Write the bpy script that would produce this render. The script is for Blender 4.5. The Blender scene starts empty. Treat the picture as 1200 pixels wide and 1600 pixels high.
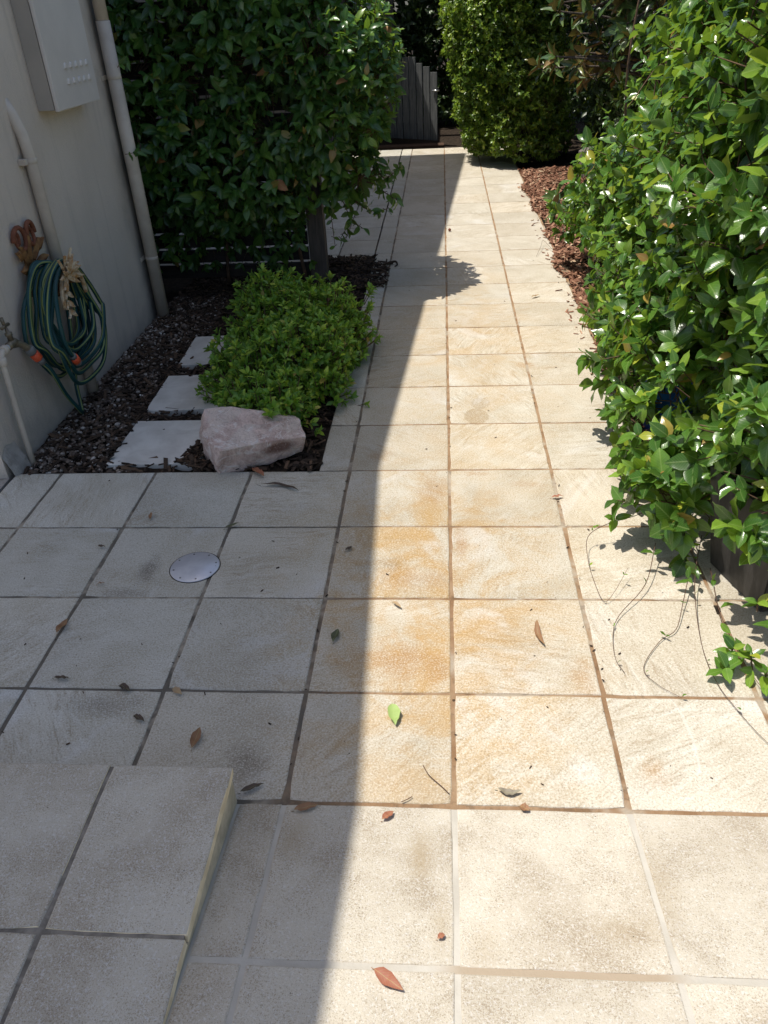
import bpy, bmesh, math, random
import numpy as np
from mathutils import Vector, Matrix

S = bpy.context.scene
COL = S.collection
rng = np.random.default_rng(7)
random.seed(7)

# ------------------------------------------------------------------ camera
cam = bpy.data.cameras.new('camera')
cam.sensor_fit = 'VERTICAL'; cam.sensor_height = 36.0; cam.sensor_width = 27.0
cam.lens = 36.0 * 1212.9 / 1600.0
cam.clip_start = 0.05; cam.clip_end = 400
camo = bpy.data.objects.new('camera', cam); COL.objects.link(camo)
CAMPOS = Vector((-0.0214, -2.6879, 1.5723))
CM = Matrix(((0.997015, 0.003978, 0.077108), (0.062162, 0.551004, -0.832184), (-0.045798, 0.834493, 0.549111)))
camo.matrix_world = Matrix.Translation(CAMPOS) @ CM.to_4x4()
S.camera = camo

# ------------------------------------------------------------------ light
SHX, SHY = 0.34, 0.0                       # shadow shift in x and y for each metre of height
w = bpy.data.worlds.new('World'); S.world = w; w.use_nodes = True
wn = w.node_tree.nodes; wl = w.node_tree.links
bg = wn['Background']; bg.inputs['Strength'].default_value = 0.15
sky = wn.new('ShaderNodeTexSky'); sky.sky_type = 'NISHITA'; sky.sun_disc = False
sky.sun_elevation = math.atan(1 / math.hypot(SHX, SHY)); sky.sun_rotation = math.atan2(-SHX, -SHY)
sky.air_density = 0.9; sky.dust_density = 2.2; sky.ozone_density = 0.6
wl.new(sky.outputs[0], bg.inputs['Color'])
sun = bpy.data.lights.new('sun', 'SUN'); sun.energy = 4.8; sun.angle = math.radians(0.4); sun.color = (1.0, 0.95, 0.86)
suno = bpy.data.objects.new('sun', sun); COL.objects.link(suno)
suno.rotation_euler = Vector((-SHX, -SHY, 1)).to_track_quat('Z', 'Y').to_euler(); suno.location = (-3, 0, 10)
S.view_settings.view_transform = 'Standard'; S.view_settings.look = 'None'
S.view_settings.gamma = 1.0; S.view_settings.exposure = 0.13; S.view_settings.use_curve_mapping = False
S.render.engine = 'CYCLES'
S.cycles.max_bounces = 5; S.cycles.diffuse_bounces = 3; S.cycles.glossy_bounces = 2; S.cycles.transmission_bounces = 2
S.cycles.caustics_reflective = False; S.cycles.caustics_refractive = False

# ------------------------------------------------------------------ helpers
def tag(o, label=None, cat=None, group=None, kind=None):
    if label: o['label'] = label
    if cat: o['category'] = cat
    if group: o['group'] = group
    if kind: o['kind'] = kind
    return o

def empty(name, loc=(0, 0, 0)):
    o = bpy.data.objects.new(name, None); COL.objects.link(o); o.location = loc
    o.empty_display_size = 0.1
    return o

def link(name, me, mats, parent=None, smooth=False):
    o = bpy.data.objects.new(name, me); COL.objects.link(o)
    if mats is not None:
        if not isinstance(mats, (list, tuple)): mats = [mats]
        if len(me.materials) == 0:
            for m in mats: me.materials.append(m)
    if smooth and len(me.polygons):
        me.polygons.foreach_set('use_smooth', np.ones(len(me.polygons), dtype=bool))
    if parent is not None:
        o.parent = parent
        o.matrix_parent_inverse = Matrix.Translation(-Vector(parent.location)) if parent.parent is None else \
            Matrix.Translation(-(Vector(parent.location)))
        if parent.type == 'MESH': o.matrix_parent_inverse = Matrix.Identity(4) if parent.location.length == 0 else o.matrix_parent_inverse
    return o

def bm_obj(name, bm, mats, parent=None, smooth=False):
    me = bpy.data.meshes.new(name); bm.normal_update(); bm.to_mesh(me); bm.free()
    return link(name, me, mats, parent, smooth)

def np_mesh(name, V, loops, starts, totals, uv=None):
    me = bpy.data.meshes.new(name)
    V = np.asarray(V, dtype=np.float32)
    me.vertices.add(len(V)); me.vertices.foreach_set('co', V.ravel())
    me.loops.add(len(loops)); me.loops.foreach_set('vertex_index', np.asarray(loops, dtype=np.int32))
    me.polygons.add(len(starts)); me.polygons.foreach_set('loop_start', np.asarray(starts, dtype=np.int32))
    me.polygons.foreach_set('loop_total', np.asarray(totals, dtype=np.int32))
    if uv is not None:
        l = me.uv_layers.new(name='UVMap'); l.data.foreach_set('uv', np.asarray(uv, dtype=np.float32)[np.asarray(loops)].ravel())
    me.polygons.foreach_set('use_smooth', np.ones(len(starts), dtype=bool))
    me.update(calc_edges=True); me.validate()
    return me

def box(bm, x0, x1, y0, y1, z0, z1, bev=0.0, mi=0):
    vs = [bm.verts.new((x, y, z)) for x in (x0, x1) for y in (y0, y1) for z in (z0, z1)]
    F = [(0, 1, 3, 2), (4, 6, 7, 5), (0, 4, 5, 1), (2, 3, 7, 6), (0, 2, 6, 4), (1, 5, 7, 3)]
    fs = [bm.faces.new([vs[i] for i in f]) for f in F]
    for f in fs: f.material_index = mi
    if bev:
        es = list({e for f in fs for e in f.edges})
        bmesh.ops.bevel(bm, geom=es, offset=bev, segments=2, affect='EDGES', profile=0.6)
    return vs

def tube(bm, pts, rad, n=10, cap=True, mi=0, stripe=None, stripe_mi=1, twist=0.0):
    pts = [Vector(p) for p in pts]
    rads = rad if isinstance(rad, (list, tuple)) else [rad] * len(pts)
    t0 = (pts[1] - pts[0]).normalized()
    up = Vector((0, 0, 1)) if abs(t0.z) < 0.9 else Vector((1, 0, 0))
    u = t0.cross(up).normalized(); rings = []
    for i, p in enumerate(pts):
        t = (pts[min(i + 1, len(pts) - 1)] - pts[max(i - 1, 0)])
        if t.length < 1e-9: t = t0
        t.normalize()
        u = (u - t * u.dot(t)).normalized(); v = t.cross(u)
        a0 = twist * i
        rings.append([bm.verts.new(p + (u * math.cos(a0 + 2 * math.pi * k / n) + v * math.sin(a0 + 2 * math.pi * k / n)) * rads[i]) for k in range(n)])
    for a, b in zip(rings[:-1], rings[1:]):
        for k in range(n):
            f = bm.faces.new((a[k], a[(k + 1) % n], b[(k + 1) % n], b[k])); f.smooth = True
            f.material_index = stripe_mi if (stripe is not None and k in stripe) else mi
    if cap:
        bm.faces.new(list(reversed(rings[0]))).material_index = mi
        bm.faces.new(rings[-1]).material_index = mi
    return rings

def lathe(bm, prof, origin, axis, n=20, mi=0):
    axis = Vector(axis).normalized(); o = Vector(origin)
    u = axis.orthogonal().normalized(); v = axis.cross(u); rings = []
    for r, h in prof:
        rings.append([bm.verts.new(o + axis * h + (u * math.cos(2 * math.pi * k / n) + v * math.sin(2 * math.pi * k / n)) * max(r, 1e-4)) for k in range(n)])
    for a, b in zip(rings[:-1], rings[1:]):
        for k in range(n):
            f = bm.faces.new((a[k], a[(k + 1) % n], b[(k + 1) % n], b[k])); f.material_index = mi; f.smooth = True
    bm.faces.new(list(reversed(rings[0]))).material_index = mi; bm.faces.new(rings[-1]).material_index = mi

def catmull(P, k=8):
    P = [Vector(p) for p in P]; out = []
    Q = [P[0] * 2 - P[1]] + P + [P[-1] * 2 - P[-2]]
    for i in range(1, len(Q) - 2):
        a, b, c, d = Q[i - 1:i + 3]
        for j in range(k):
            t = j / k
            out.append(0.5 * ((2 * b) + (c - a) * t + (2 * a - 5 * b + 4 * c - d) * t * t + (3 * b - a - 3 * c + d) * t ** 3))
    out.append(P[-1]); return out

# ------------------------------------------------------------------ material helpers
class NT:
    def __init__(s, name):
        s.m = bpy.data.materials.new(name); s.m.use_nodes = True
        s.t = s.m.node_tree; s.n = s.t.nodes; s.l = s.t.links
        s.b = s.n['Principled BSDF']; s.out = s.n['Material Output']
    def new(s, t, **k):
        n = s.n.new(t)
        for a, b in k.items(): setattr(n, a, b)
        return n
    def set(s, sock, v):
        if hasattr(v, 'is_output') or isinstance(v, bpy.types.NodeSocket): s.l.new(v, sock)
        else: sock.default_value = v
    def pos(s): return s.new('ShaderNodeNewGeometry').outputs['Position']
    def objc(s): return s.new('ShaderNodeTexCoord').outputs['Object']
    def vm(s, op, a, b=None):
        n = s.new('ShaderNodeVectorMath', operation=op); s.set(n.inputs[0], a)
        if b is not None: s.set(n.inputs[1], b)
        return n.outputs['Value'] if op in ('LENGTH', 'DISTANCE', 'DOT_PRODUCT') else n.outputs[0]
    def noise(s, vec, scale, detail=4, rough=0.55, dist=0.0):
        n = s.new('ShaderNodeTexNoise'); s.set(n.inputs['Vector'], vec)
        n.inputs['Scale'].default_value = scale; n.inputs['Detail'].default_value = detail
        n.inputs['Roughness'].default_value = rough; n.inputs['Distortion'].default_value = dist
        return n.outputs['Fac']
    def vor(s, vec, scale, feat='F1'):
        n = s.new('ShaderNodeTexVoronoi', feature=feat); s.set(n.inputs['Vector'], vec); n.inputs['Scale'].default_value = scale
        return n.outputs['Distance']
    def math(s, op, a, b=0.0, clamp=False):
        n = s.new('ShaderNodeMath', operation=op, use_clamp=clamp); s.set(n.inputs[0], a); s.set(n.inputs[1], b); return n.outputs[0]
    def ramp(s, v, lo, hi, a=0.0, b=1.0):
        n = s.new('ShaderNodeMapRange'); n.interpolation_type = 'SMOOTHSTEP'; s.set(n.inputs[0], v)
        n.inputs[1].default_value = lo; n.inputs[2].default_value = hi; n.inputs[3].default_value = a; n.inputs[4].default_value = b
        return n.outputs[0]
    def mix(s, f, a, b, bt='MIX'):
        n = s.new('ShaderNodeMix', data_type='RGBA', blend_type=bt); s.set(n.inputs[0], f)
        for i, v in ((6, a), (7, b)):
            if isinstance(v, (tuple, list)): v = (*v[:3], 1.0)
            s.set(n.inputs[i], v)
        return n.outputs[2]
    def cramp(s, v, stops):
        n = s.new('ShaderNodeValToRGB'); s.set(n.inputs[0], v); e = n.color_ramp.elements
        while len(e) < len(stops): e.new(0.5)
        for el, (p, c) in zip(e, stops): el.position = p; el.color = (*c, 1)
        return n.outputs[0]
    def rnd(s): return s.new('ShaderNodeObjectInfo').outputs['Random']
    def base(s, c, rough=0.7, spec=0.4, bump=None, bs=0.3, bd=0.01):
        s.set(s.b.inputs['Base Color'], (*c, 1) if isinstance(c, tuple) else c)
        s.set(s.b.inputs['Roughness'], rough); s.b.inputs['Specular IOR Level'].default_value = spec
        if bump is not None:
            n = s.new('ShaderNodeBump'); n.inputs['Strength'].default_value = bs; n.inputs['Distance'].default_value = bd
            s.set(n.inputs['Height'], bump); s.l.new(n.outputs[0], s.b.inputs['Normal'])
        return s.m

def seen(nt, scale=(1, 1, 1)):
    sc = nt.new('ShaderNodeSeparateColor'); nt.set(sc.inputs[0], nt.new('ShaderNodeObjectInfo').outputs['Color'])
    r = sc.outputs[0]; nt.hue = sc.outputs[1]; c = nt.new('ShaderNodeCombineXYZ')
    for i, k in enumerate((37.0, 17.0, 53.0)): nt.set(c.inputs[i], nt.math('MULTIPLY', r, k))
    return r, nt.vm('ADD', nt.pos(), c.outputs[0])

def ell(nt, cx, cy, rx, ry, soft=0.6, wob=0.0, ns=None):
    """mask: 1 inside an ellipse on the ground, fading out; ns is a centred noise that ruffles its edge"""
    v = nt.vm('MULTIPLY', nt.vm('SUBTRACT', nt.pos(), (cx, cy, 0)), (1 / rx, 1 / ry, 0))
    d = nt.vm('LENGTH', v)
    if wob: d = nt.math('ADD', d, nt.math('MULTIPLY', ns, wob))
    return nt.ramp(d, 1.0, 1.0 - soft)

def mat_path_tile():
    t = NT('riven_paver'); r, sp = seen(t)
    geo = t.pos()
    big = t.noise(sp, 3.2, 3, 0.6, 0.6)
    wn_ = t.math('SUBTRACT', t.noise(geo, 13, 4, 0.7), 0.5)
    col = t.mix(t.ramp(big, 0.32, 0.68), (0.655, 0.605, 0.515), (0.55, 0.495, 0.40))
    # riven streaks, turned differently on every tile
    vr = t.new('ShaderNodeVectorRotate', rotation_type='Z_AXIS'); t.set(vr.inputs['Vector'], sp); t.set(vr.inputs['Angle'], t.math('MULTIPLY', r, 6.28))
    st = t.noise(t.vm('MULTIPLY', vr.outputs[0], (9, 42, 9)), 1.0, 5, 0.72, 1.3)
    sm = t.ramp(t.math('ADD', t.noise(sp, 3.4, 2), t.math('MULTIPLY', t.math('SUBTRACT', r, 0.5), 0.25)), 0.42, 0.66, 0.15, 1.0)
    col = t.mix(t.math('MULTIPLY', t.math('MULTIPLY', t.ramp(st, 0.49, 0.66), 0.60), sm), col, (0.36, 0.275, 0.18))
    col = t.mix(t.math('MULTIPLY', t.math('MULTIPLY', t.ramp(st, 0.48, 0.34), 0.60), sm), col, (0.74, 0.71, 0.65))
    # grain
    gr = t.noise(geo, 190, 3, 0.85)
    # tan and rust staining along the sunny middle of the path
    sn = t.math('ADD', t.noise(t.vm('ADD', geo, t.vm('MULTIPLY', sp, (0.02, 0.02, 0.02))), 5.0, 5, 0.68, 0.7), t.math('ADD', t.math('MULTIPLY', t.math('SUBTRACT', st, 0.5), 0.18), t.math('MULTIPLY', t.math('SUBTRACT', gr, 0.5), 0.30)))
    m1 = ell(t, -0.06, -0.75, 0.62, 1.3, 0.8, 0.6, wn_)
    m2 = ell(t, 0.12, 1.2, 0.75, 2.6, 0.9, 0.6, wn_)
    mm = t.math('MAXIMUM', m1, t.math('MULTIPLY', m2, 0.5))
    stain = t.math('MULTIPLY', t.ramp(sn, 0.33, 0.66), mm)
    col = t.mix(t.math('MULTIPLY', stain, 0.92), col, (0.53, 0.335, 0.125))
    # sharper rust lobes
    rust = None
    for cx, cy, rx, ry, k in ((-0.16, -1.08, 0.20, 0.12, 0.75), (-0.05, -1.10, 0.07, 0.09, 0.7), (-0.12, -0.70, 0.22, 0.09, 0.5), (0.035, -0.50, 0.03, 0.12, 0.85), (-0.06, -0.16, 0.09, 0.16, 0.55), (0.10, -0.03, 0.07, 0.03, 0.6), (0.30, -0.12, 0.10, 0.04, 0.4), (0.40, 1.05, 0.08, 0.05, 0.6), (0.48, -1.44, 0.05, 0.06, 0.6), (0.36, -1.12, 0.06, 0.09, 0.45), (-0.28, 0.12, 0.08, 0.10, 0.4)):
        e = t.math('MULTIPLY', ell(t, cx, cy, rx, ry, 0.95, 1.6, wn_), k)
        rust = e if rust is None else t.math('MAXIMUM', rust, e)
    rust = t.math('MULTIPLY', rust, t.ramp(t.math('ADD', gr, t.math('MULTIPLY', st, 0.6)), 0.55, 0.95, 0.35, 1.0))
    col = t.mix(rust, col, (0.42, 0.225, 0.07))
    # the two lobed water mark
    e = t.math('MAXIMUM', ell(t, 0.150, 0.61, 0.045, 0.065, 0.12, 0.5, wn_), ell(t, 0.125, 0.47, 0.060, 0.085, 0.12, 0.5, wn_))
    col = t.mix(t.math('MULTIPLY', e, 0.55), col, (0.36, 0.26, 0.145))
    # sooty smudges
    soot = None
    for cx, cy, rx, ry, k in ((-1.02, -0.66, 0.05, 0.11, 0.75), (-1.06, -0.78, 0.11, 0.05, 0.5), (-0.52, -1.44, 0.10, 0.10, 0.6), (-0.95, -1.26, 0.18, 0.07, 0.5), (-0.60, -1.50, 0.08, 0.06, 0.6), (-1.5, -1.05, 0.2, 0.1, 0.3), (-0.22, -0.62, 0.12, 0.05, 0.3)):
        e = t.math('MULTIPLY', ell(t, cx, cy, rx, ry, 1.0, 1.3, wn_), k)
        soot = e if soot is None else t.math('MAXIMUM', soot, e)
    soot = t.math('MULTIPLY', soot, t.ramp(gr, 0.35, 0.6, 0.45, 1.0))
    col = t.mix(soot, col, (0.12, 0.095, 0.07))
    dirt = t.ramp(t.noise(geo, 2.1, 4, 0.65, 0.5), 0.50, 0.75)
    col = t.mix(t.math('MULTIPLY', dirt, 0.28), col, (0.31, 0.265, 0.20))
    # mineral bloom, paler drifts
    col = t.mix(t.math('MULTIPLY', t.ramp(t.noise(sp, 2.3, 4, 0.65, 1.0), 0.54, 0.72), 0.6), col, (0.73, 0.715, 0.695))
    # faint scratched arc
    d = t.vm('LENGTH', t.vm('MULTIPLY', t.vm('SUBTRACT', geo, (0.43, -1.34, 0)), (1, 0.62, 0)))
    arc = t.math('MULTIPLY', t.math('MULTIPLY', t.ramp(t.math('ABSOLUTE', t.math('SUBTRACT', d, t.math('ADD', 0.165, t.math('MULTIPLY', wn_, 0.02)))), 0.006, 0.0), ell(t, 0.62, -1.32, 0.14, 0.16, 0.3)), t.ramp(gr, 0.3, 0.6, 0.0, 0.6))
    col = t.mix(arc, col, (0.8, 0.78, 0.74))
    col = t.mix(t.math('MULTIPLY', t.ramp(gr, 0.50, 0.68), 0.62), col, (0.24, 0.185, 0.125))
    col = t.mix(t.math('MULTIPLY', t.ramp(gr, 0.49, 0.34), 0.50), col, (0.84, 0.82, 0.78))
    pit = t.ramp(t.vor(geo, 34), 0.075, 0.04)
    col = t.mix(t.math('MULTIPLY', pit, t.ramp(wn_, 0.02, 0.12)), col, (0.10, 0.08, 0.06))
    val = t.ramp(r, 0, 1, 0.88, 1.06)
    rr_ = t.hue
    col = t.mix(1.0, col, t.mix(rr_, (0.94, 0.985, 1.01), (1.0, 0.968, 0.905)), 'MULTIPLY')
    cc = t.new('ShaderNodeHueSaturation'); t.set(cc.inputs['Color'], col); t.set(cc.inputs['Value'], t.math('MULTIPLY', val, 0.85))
    h = t.math('ADD', t.math('MULTIPLY', t.math('MULTIPLY', st, sm), 1.0), t.math('MULTIPLY', gr, 0.25))
    h = t.math('ADD', h, t.math('MULTIPLY', big, 0.6))
    return t.base(cc.outputs[0], 0.72, 0.25, h, 0.8, 0.006)

def mat_ramp_tile():
    t = NT('speckled_paver'); r, sp = seen(t); geo = t.pos()
    big = t.noise(geo, 4.0, 4, 0.65, 0.4)
    wn_ = t.math('SUBTRACT', t.noise(geo, 13, 4, 0.7), 0.5)
    col = t.mix(t.ramp(big, 0.35, 0.68), (0.67, 0.61, 0.50), (0.55, 0.485, 0.385))
    sp1 = t.noise(geo, 290, 2, 0.9); sp2 = t.noise(geo, 170, 2, 0.9)
    col = t.mix(t.math('MULTIPLY', t.ramp(t.math('ADD', sp1, t.math('MULTIPLY', t.math('ADD', wn_, t.math('MULTIPLY', t.math('SUBTRACT', big, 0.5), 0.6)), 0.38)), 0.49, 0.68), 0.70), col, (0.29, 0.22, 0.14))
    col = t.mix(t.math('MULTIPLY', t.ramp(sp2, 0.48, 0.32), 0.60), col, (0.78, 0.76, 0.73))
    for cx, cy, rx, ry, k in ((-0.075, -1.70, 0.035, 0.12, 0.5), (-0.03, -1.86, 0.035, 0.09, 0.35), (-0.36, -1.66, 0.05, 0.10, 0.4), (0.33, -1.86, 0.10, 0.05, 0.35), (0.05, -1.9, 0.05, 0.07, 0.25), (0.42, -1.75, 0.05, 0.15, 0.3)):
        e = ell(t, cx, cy, rx, ry, 1.0, 1.4, wn_); col = t.mix(t.math('MULTIPLY', e, k), col, (0.40, 0.30, 0.17))
    pit = t.ramp(t.vor(geo, 42), 0.07, 0.035)
    col = t.mix(t.math('MULTIPLY', pit, t.ramp(wn_, 0.0, 0.1)), col, (0.09, 0.07, 0.05))
    cc = t.new('ShaderNodeHueSaturation'); t.set(cc.inputs['Color'], col); t.set(cc.inputs['Value'], t.ramp(r, 0, 1, 0.78, 0.86))
    return t.base(cc.outputs[0], 0.75, 0.25, t.math('ADD', sp1, t.math('MULTIPLY', sp2, 0.8)), 0.5, 0.004)

def mat_grout():
    t = NT('path_grout'); p = t.pos()
    n = t.noise(p, 9, 4)
    col = t.mix(t.ramp(n, 0.35, 0.65), (0.27, 0.16, 0.085), (0.37, 0.25, 0.15))
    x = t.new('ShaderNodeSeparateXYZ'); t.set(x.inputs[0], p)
    col = t.mix(t.ramp(t.math('ADD', x.outputs[0], t.math('MULTIPLY', n, 0.3)), -0.10, -0.32), col, t.mix(n, (0.10, 0.09, 0.075), (0.22, 0.195, 0.16)))  # grout on the shaded side: its shade is painted in as darker grey
    col = t.mix(t.math('MULTIPLY', t.ramp(t.noise(p, 3.1, 4, 0.7), 0.52, 0.62), 0.8), col, (0.46, 0.40, 0.315))
    col = t.mix(t.math('MULTIPLY', t.ramp(t.noise(p, 17, 4, 0.7), 0.52, 0.64), 0.35), col, (0.07, 0.055, 0.04))
    return t.base(col, 0.9, 0.2, t.noise(p, 160, 4, 0.75), 1.0, 0.006)

def mat_white_grout():
    t = NT('pale_grout'); p = t.pos()
    x = t.new('ShaderNodeSeparateXYZ'); t.set(x.inputs[0], p)
    n = t.noise(p, 8, 5)
    col = t.mix(t.ramp(n, 0.35, 0.65), (0.43, 0.40, 0.345), (0.51, 0.48, 0.42))
    # brown cross joint between the two middle ramp tiles
    m = t.math('MULTIPLY', t.ramp(t.math('ABSOLUTE', t.math('ADD', x.outputs[1], 1.952)), 0.010, 0.007), t.math('MULTIPLY', t.ramp(t.math('ABSOLUTE', t.math('SUBTRACT', x.outputs[0], 0.19)), 0.25, 0.17), t.ramp(n, 0.36, 0.46)))
    col = t.mix(t.math('MULTIPLY', m, 0.8), col, (0.33, 0.25, 0.165))
    return t.base(col, 0.85, 0.2, t.noise(p, 160, 3), 0.4, 0.003)

def mat_wall():
    t = NT('painted_render'); p = t.pos()
    col = t.mix(t.ramp(t.noise(p, 1.3, 4), 0.35, 0.65), (0.74, 0.65, 0.555), (0.665, 0.58, 0.49))
    x = t.new('ShaderNodeSeparateXYZ'); t.set(x.inputs[0], p)
    low = t.ramp(t.math('ADD', x.outputs[2], t.math('MULTIPLY', t.noise(p, 5, 5), 0.35)), 0.33, 0.12)
    col = t.mix(t.math('MULTIPLY', low, 0.5), col, (0.25, 0.24, 0.22))
    drip = t.ramp(t.noise(t.vm('MULTIPLY', p, (1, 16, 0.9)), 1.0, 5, 0.65, 0.5), 0.52, 0.72)
    col = t.mix(t.math('MULTIPLY', drip, 0.22), col, (0.33, 0.30, 0.26))
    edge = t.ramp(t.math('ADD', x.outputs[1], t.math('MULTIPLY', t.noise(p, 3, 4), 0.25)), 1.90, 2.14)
    col = t.mix(t.math('MULTIPLY', edge, 0.85), col, (0.10, 0.095, 0.09))  # band towards the downpipe: grime plus shade painted into the colour
    return t.base(col, 0.8, 0.25, t.math('ADD', t.noise(p, 90, 5, 0.7), t.math('MULTIPLY', t.noise(p, 9, 3), 1.6)), 0.6, 0.007)

def mat_simple(name, c1, c2=None, scale=20, rough=0.6, spec=0.4, metal=0.0, bump=0.2, bd=0.003, stretch=(1, 1, 1), obj=True):
    t = NT(name); v = t.objc() if obj else t.pos()
    v = t.vm('MULTIPLY', v, stretch)
    n = t.noise(v, scale, 5, 0.6, 0.3)
    col = t.mix(t.ramp(n, 0.32, 0.68), c1, c2 or tuple(0.8 * k for k in c1))
    t.b.inputs['Metallic'].default_value = metal
    return t.base(col, rough, spec, n, bump, bd)

def mat_random(name, stops, rough=0.8, bump=0.3, scale=60, spec=0.25):
    """colour differs from piece to piece of one joined mesh, or from object to object"""
    t = NT(name)
    i = t.new('ShaderNodeNewGeometry').outputs['Random Per Island']
    f = t.math('FRACT', t.math('ADD', i, t.rnd()))
    col = t.cramp(f, stops)
    n = t.noise(t.pos(), scale, 4)
    col = t.mix(t.math('MULTIPLY', t.ramp(n, 0.45, 0.7), 0.35), col, tuple(0.6 * k for k in stops[0][1]))
    return t.base(col, rough, spec, n, bump, 0.003)

def mat_leaf(name, stops, under, rough=0.32, trans=0.28, tcol=None, spec=0.5):
    t = NT(name)
    g = t.new('ShaderNodeNewGeometry')
    f = t.math('FRACT', t.math('ADD', g.outputs['Random Per Island'], t.rnd()))
    col = t.cramp(f, stops)
    uv = t.new('ShaderNodeUVMap'); uv.uv_map = 'UVMap'
    s = t.new('ShaderNodeSeparateXYZ'); t.set(s.inputs[0], uv.outputs[0])
    du = t.math('ABSOLUTE', t.math('SUBTRACT', s.outputs[0], 0.5))
    rib = t.ramp(du, 0.045, 0.015)
    col = t.mix(t.math('MULTIPLY', rib, 0.45), col, t.mix(0.5, col, (0.42, 0.52, 0.20)))
    # side veins
    wv = t.math('SINE', t.math('MULTIPLY', t.math('SUBTRACT', s.outputs[1], t.math('MULTIPLY', du, 0.55)), 62.0))
    col = t.mix(t.math('MULTIPLY', t.ramp(wv, 0.75, 1.0), 0.16), col, (0.30, 0.42, 0.16))
    n = t.noise(t.pos(), 30, 3)
    col = t.mix(t.math('MULTIPLY', t.ramp(n, 0.5, 0.75), 0.25), col, tuple(0.55 * k for k in stops[0][1]))
    c2 = t.mix(g.outputs['Backfacing'], col, t.mix(0.75, col, under))
    rg = t.ramp(g.outputs['Backfacing'], 0, 1, rough, 0.7)
    t.base(c2, rg, spec, t.math('ADD', t.math('MULTIPLY', wv, 0.15), rib), 0.10, 0.002)
    tr = t.new('ShaderNodeBsdfTranslucent')
    t.set(tr.inputs['Color'], t.mix(1.0, t.mix(0.5, col, tcol or (0.30, 0.45, 0.04)), (1.6, 1.6, 1.2), 'MULTIPLY'))
    mx = t.new('ShaderNodeMixShader'); mx.inputs[0].default_value = trans
    t.l.new(t.b.outputs[0], mx.inputs[1]); t.l.new(tr.outputs[0], mx.inputs[2]); t.l.new(mx.outputs[0], t.out.inputs['Surface'])
    return t.m

M_TILE = mat_path_tile(); M_RTILE = mat_ramp_tile(); M_GROUT = mat_grout(); M_WGROUT = mat_white_grout(); M_WALL = mat_wall()
M_SOIL = mat_simple('garden_soil', (0.045, 0.033, 0.024), (0.02, 0.015, 0.011), 25, 0.95, 0.1, bump=0.8, bd=0.02, obj=False)
M_CONC = mat_simple('rough_concrete', (0.42, 0.39, 0.35), (0.25, 0.23, 0.205), 14, 0.92, 0.15, bump=0.8, bd=0.012, obj=False)
M_PIPE = mat_simple('painted_pipe', (0.66, 0.58, 0.48), (0.53, 0.455, 0.37), 6, 0.5, 0.4, bump=0.08)
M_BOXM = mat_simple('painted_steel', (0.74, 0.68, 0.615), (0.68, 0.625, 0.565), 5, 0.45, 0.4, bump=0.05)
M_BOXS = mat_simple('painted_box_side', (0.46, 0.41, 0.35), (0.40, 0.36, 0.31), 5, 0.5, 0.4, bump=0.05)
M_DARK = mat_simple('dark_gap', (0.02, 0.02, 0.02), None, 5, 0.8, 0.1)
M_SLAT = mat_simple('stained_slat', (0.050, 0.040, 0.036), (0.028, 0.023, 0.021), 8, 0.7, 0.3, bump=0.4, stretch=(1, 6, 6))
M_POST = mat_simple('stained_post', (0.115, 0.098, 0.088), (0.075, 0.064, 0.058), 8, 0.7, 0.3, bump=0.35, stretch=(8, 8, 0.8))
M_GATE = mat_simple('grey_paling', (0.15, 0.155, 0.155), (0.085, 0.09, 0.092), 8, 0.75, 0.25, bump=0.4, stretch=(8, 8, 0.8))
M_STUMP = mat_simple('weathered_stump', (0.26, 0.235, 0.215), (0.12, 0.105, 0.095), 16, 0.9, 0.15, bump=1.0, bd=0.02, stretch=(4, 4, 0.6))
M_BRASS = mat_simple('old_brass', (0.30, 0.25, 0.17), (0.17, 0.14, 0.10), 40, 0.5, 0.5, 0.6, bump=0.3)
M_STEEL = mat_simple('bright_steel', (0.75, 0.75, 0.75), (0.62, 0.62, 0.62), 30, 0.3, 0.5, 0.9, bump=0.05)
M_RUST = mat_simple('rusty_cast_iron', (0.34, 0.19, 0.075), (0.17, 0.075, 0.035), 32, 0.85, 0.2, 0.0, bump=0.8, bd=0.004)
M_RUSTP = mat_simple('flaking_cream_paint', (0.62, 0.53, 0.38), (0.40, 0.21, 0.08), 42, 0.8, 0.2, 0.0, bump=0.8, bd=0.004)
M_RUSTR = mat_simple('red_brown_rust', (0.25, 0.10, 0.06), (0.16, 0.06, 0.035), 30, 0.85, 0.2, 0.0, bump=0.6)
M_HOSE = mat_simple('teal_hose', (0.012, 0.070, 0.070), (0.008, 0.045, 0.050), 9, 0.42, 0.4, bump=0.05)
M_STRIPE = mat_simple('hose_stripe', (0.26, 0.31, 0.10), (0.19, 0.24, 0.08), 9, 0.45, 0.4, bump=0.05)
M_ORANGE = mat_simple('orange_plastic', (0.80, 0.13, 0.05), (0.70, 0.10, 0.04), 20, 0.4, 0.4, bump=0.05)
M_GREYP = mat_simple('grey_plastic', (0.20, 0.20, 0.19), (0.14, 0.14, 0.135), 20, 0.5, 0.4, bump=0.05)
M_WHITEP = mat_simple('white_tape', (0.75, 0.75, 0.74), None, 20, 0.5, 0.4, bump=0.05)
M_DRAIN = mat_simple('drain_disc', (0.66, 0.66, 0.69), (0.50, 0.50, 0.54), 9, 0.32, 0.5, 0.35, bump=0.08, bd=0.001)
M_POT = mat_simple('charcoal_pot', (0.062, 0.057, 0.054), (0.038, 0.035, 0.033), 14, 0.6, 0.35, bump=0.2, stretch=(3, 3, 1))
M_BLUE = mat_simple('blue_plastic', (0.03, 0.17, 0.62), (0.025, 0.13, 0.50), 10, 0.4, 0.5, bump=0.1)
M_STEM = mat_simple('woody_stem', (0.15, 0.095, 0.06), (0.08, 0.052, 0.035), 30, 0.85, 0.2, bump=0.5, obj=False)
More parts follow.
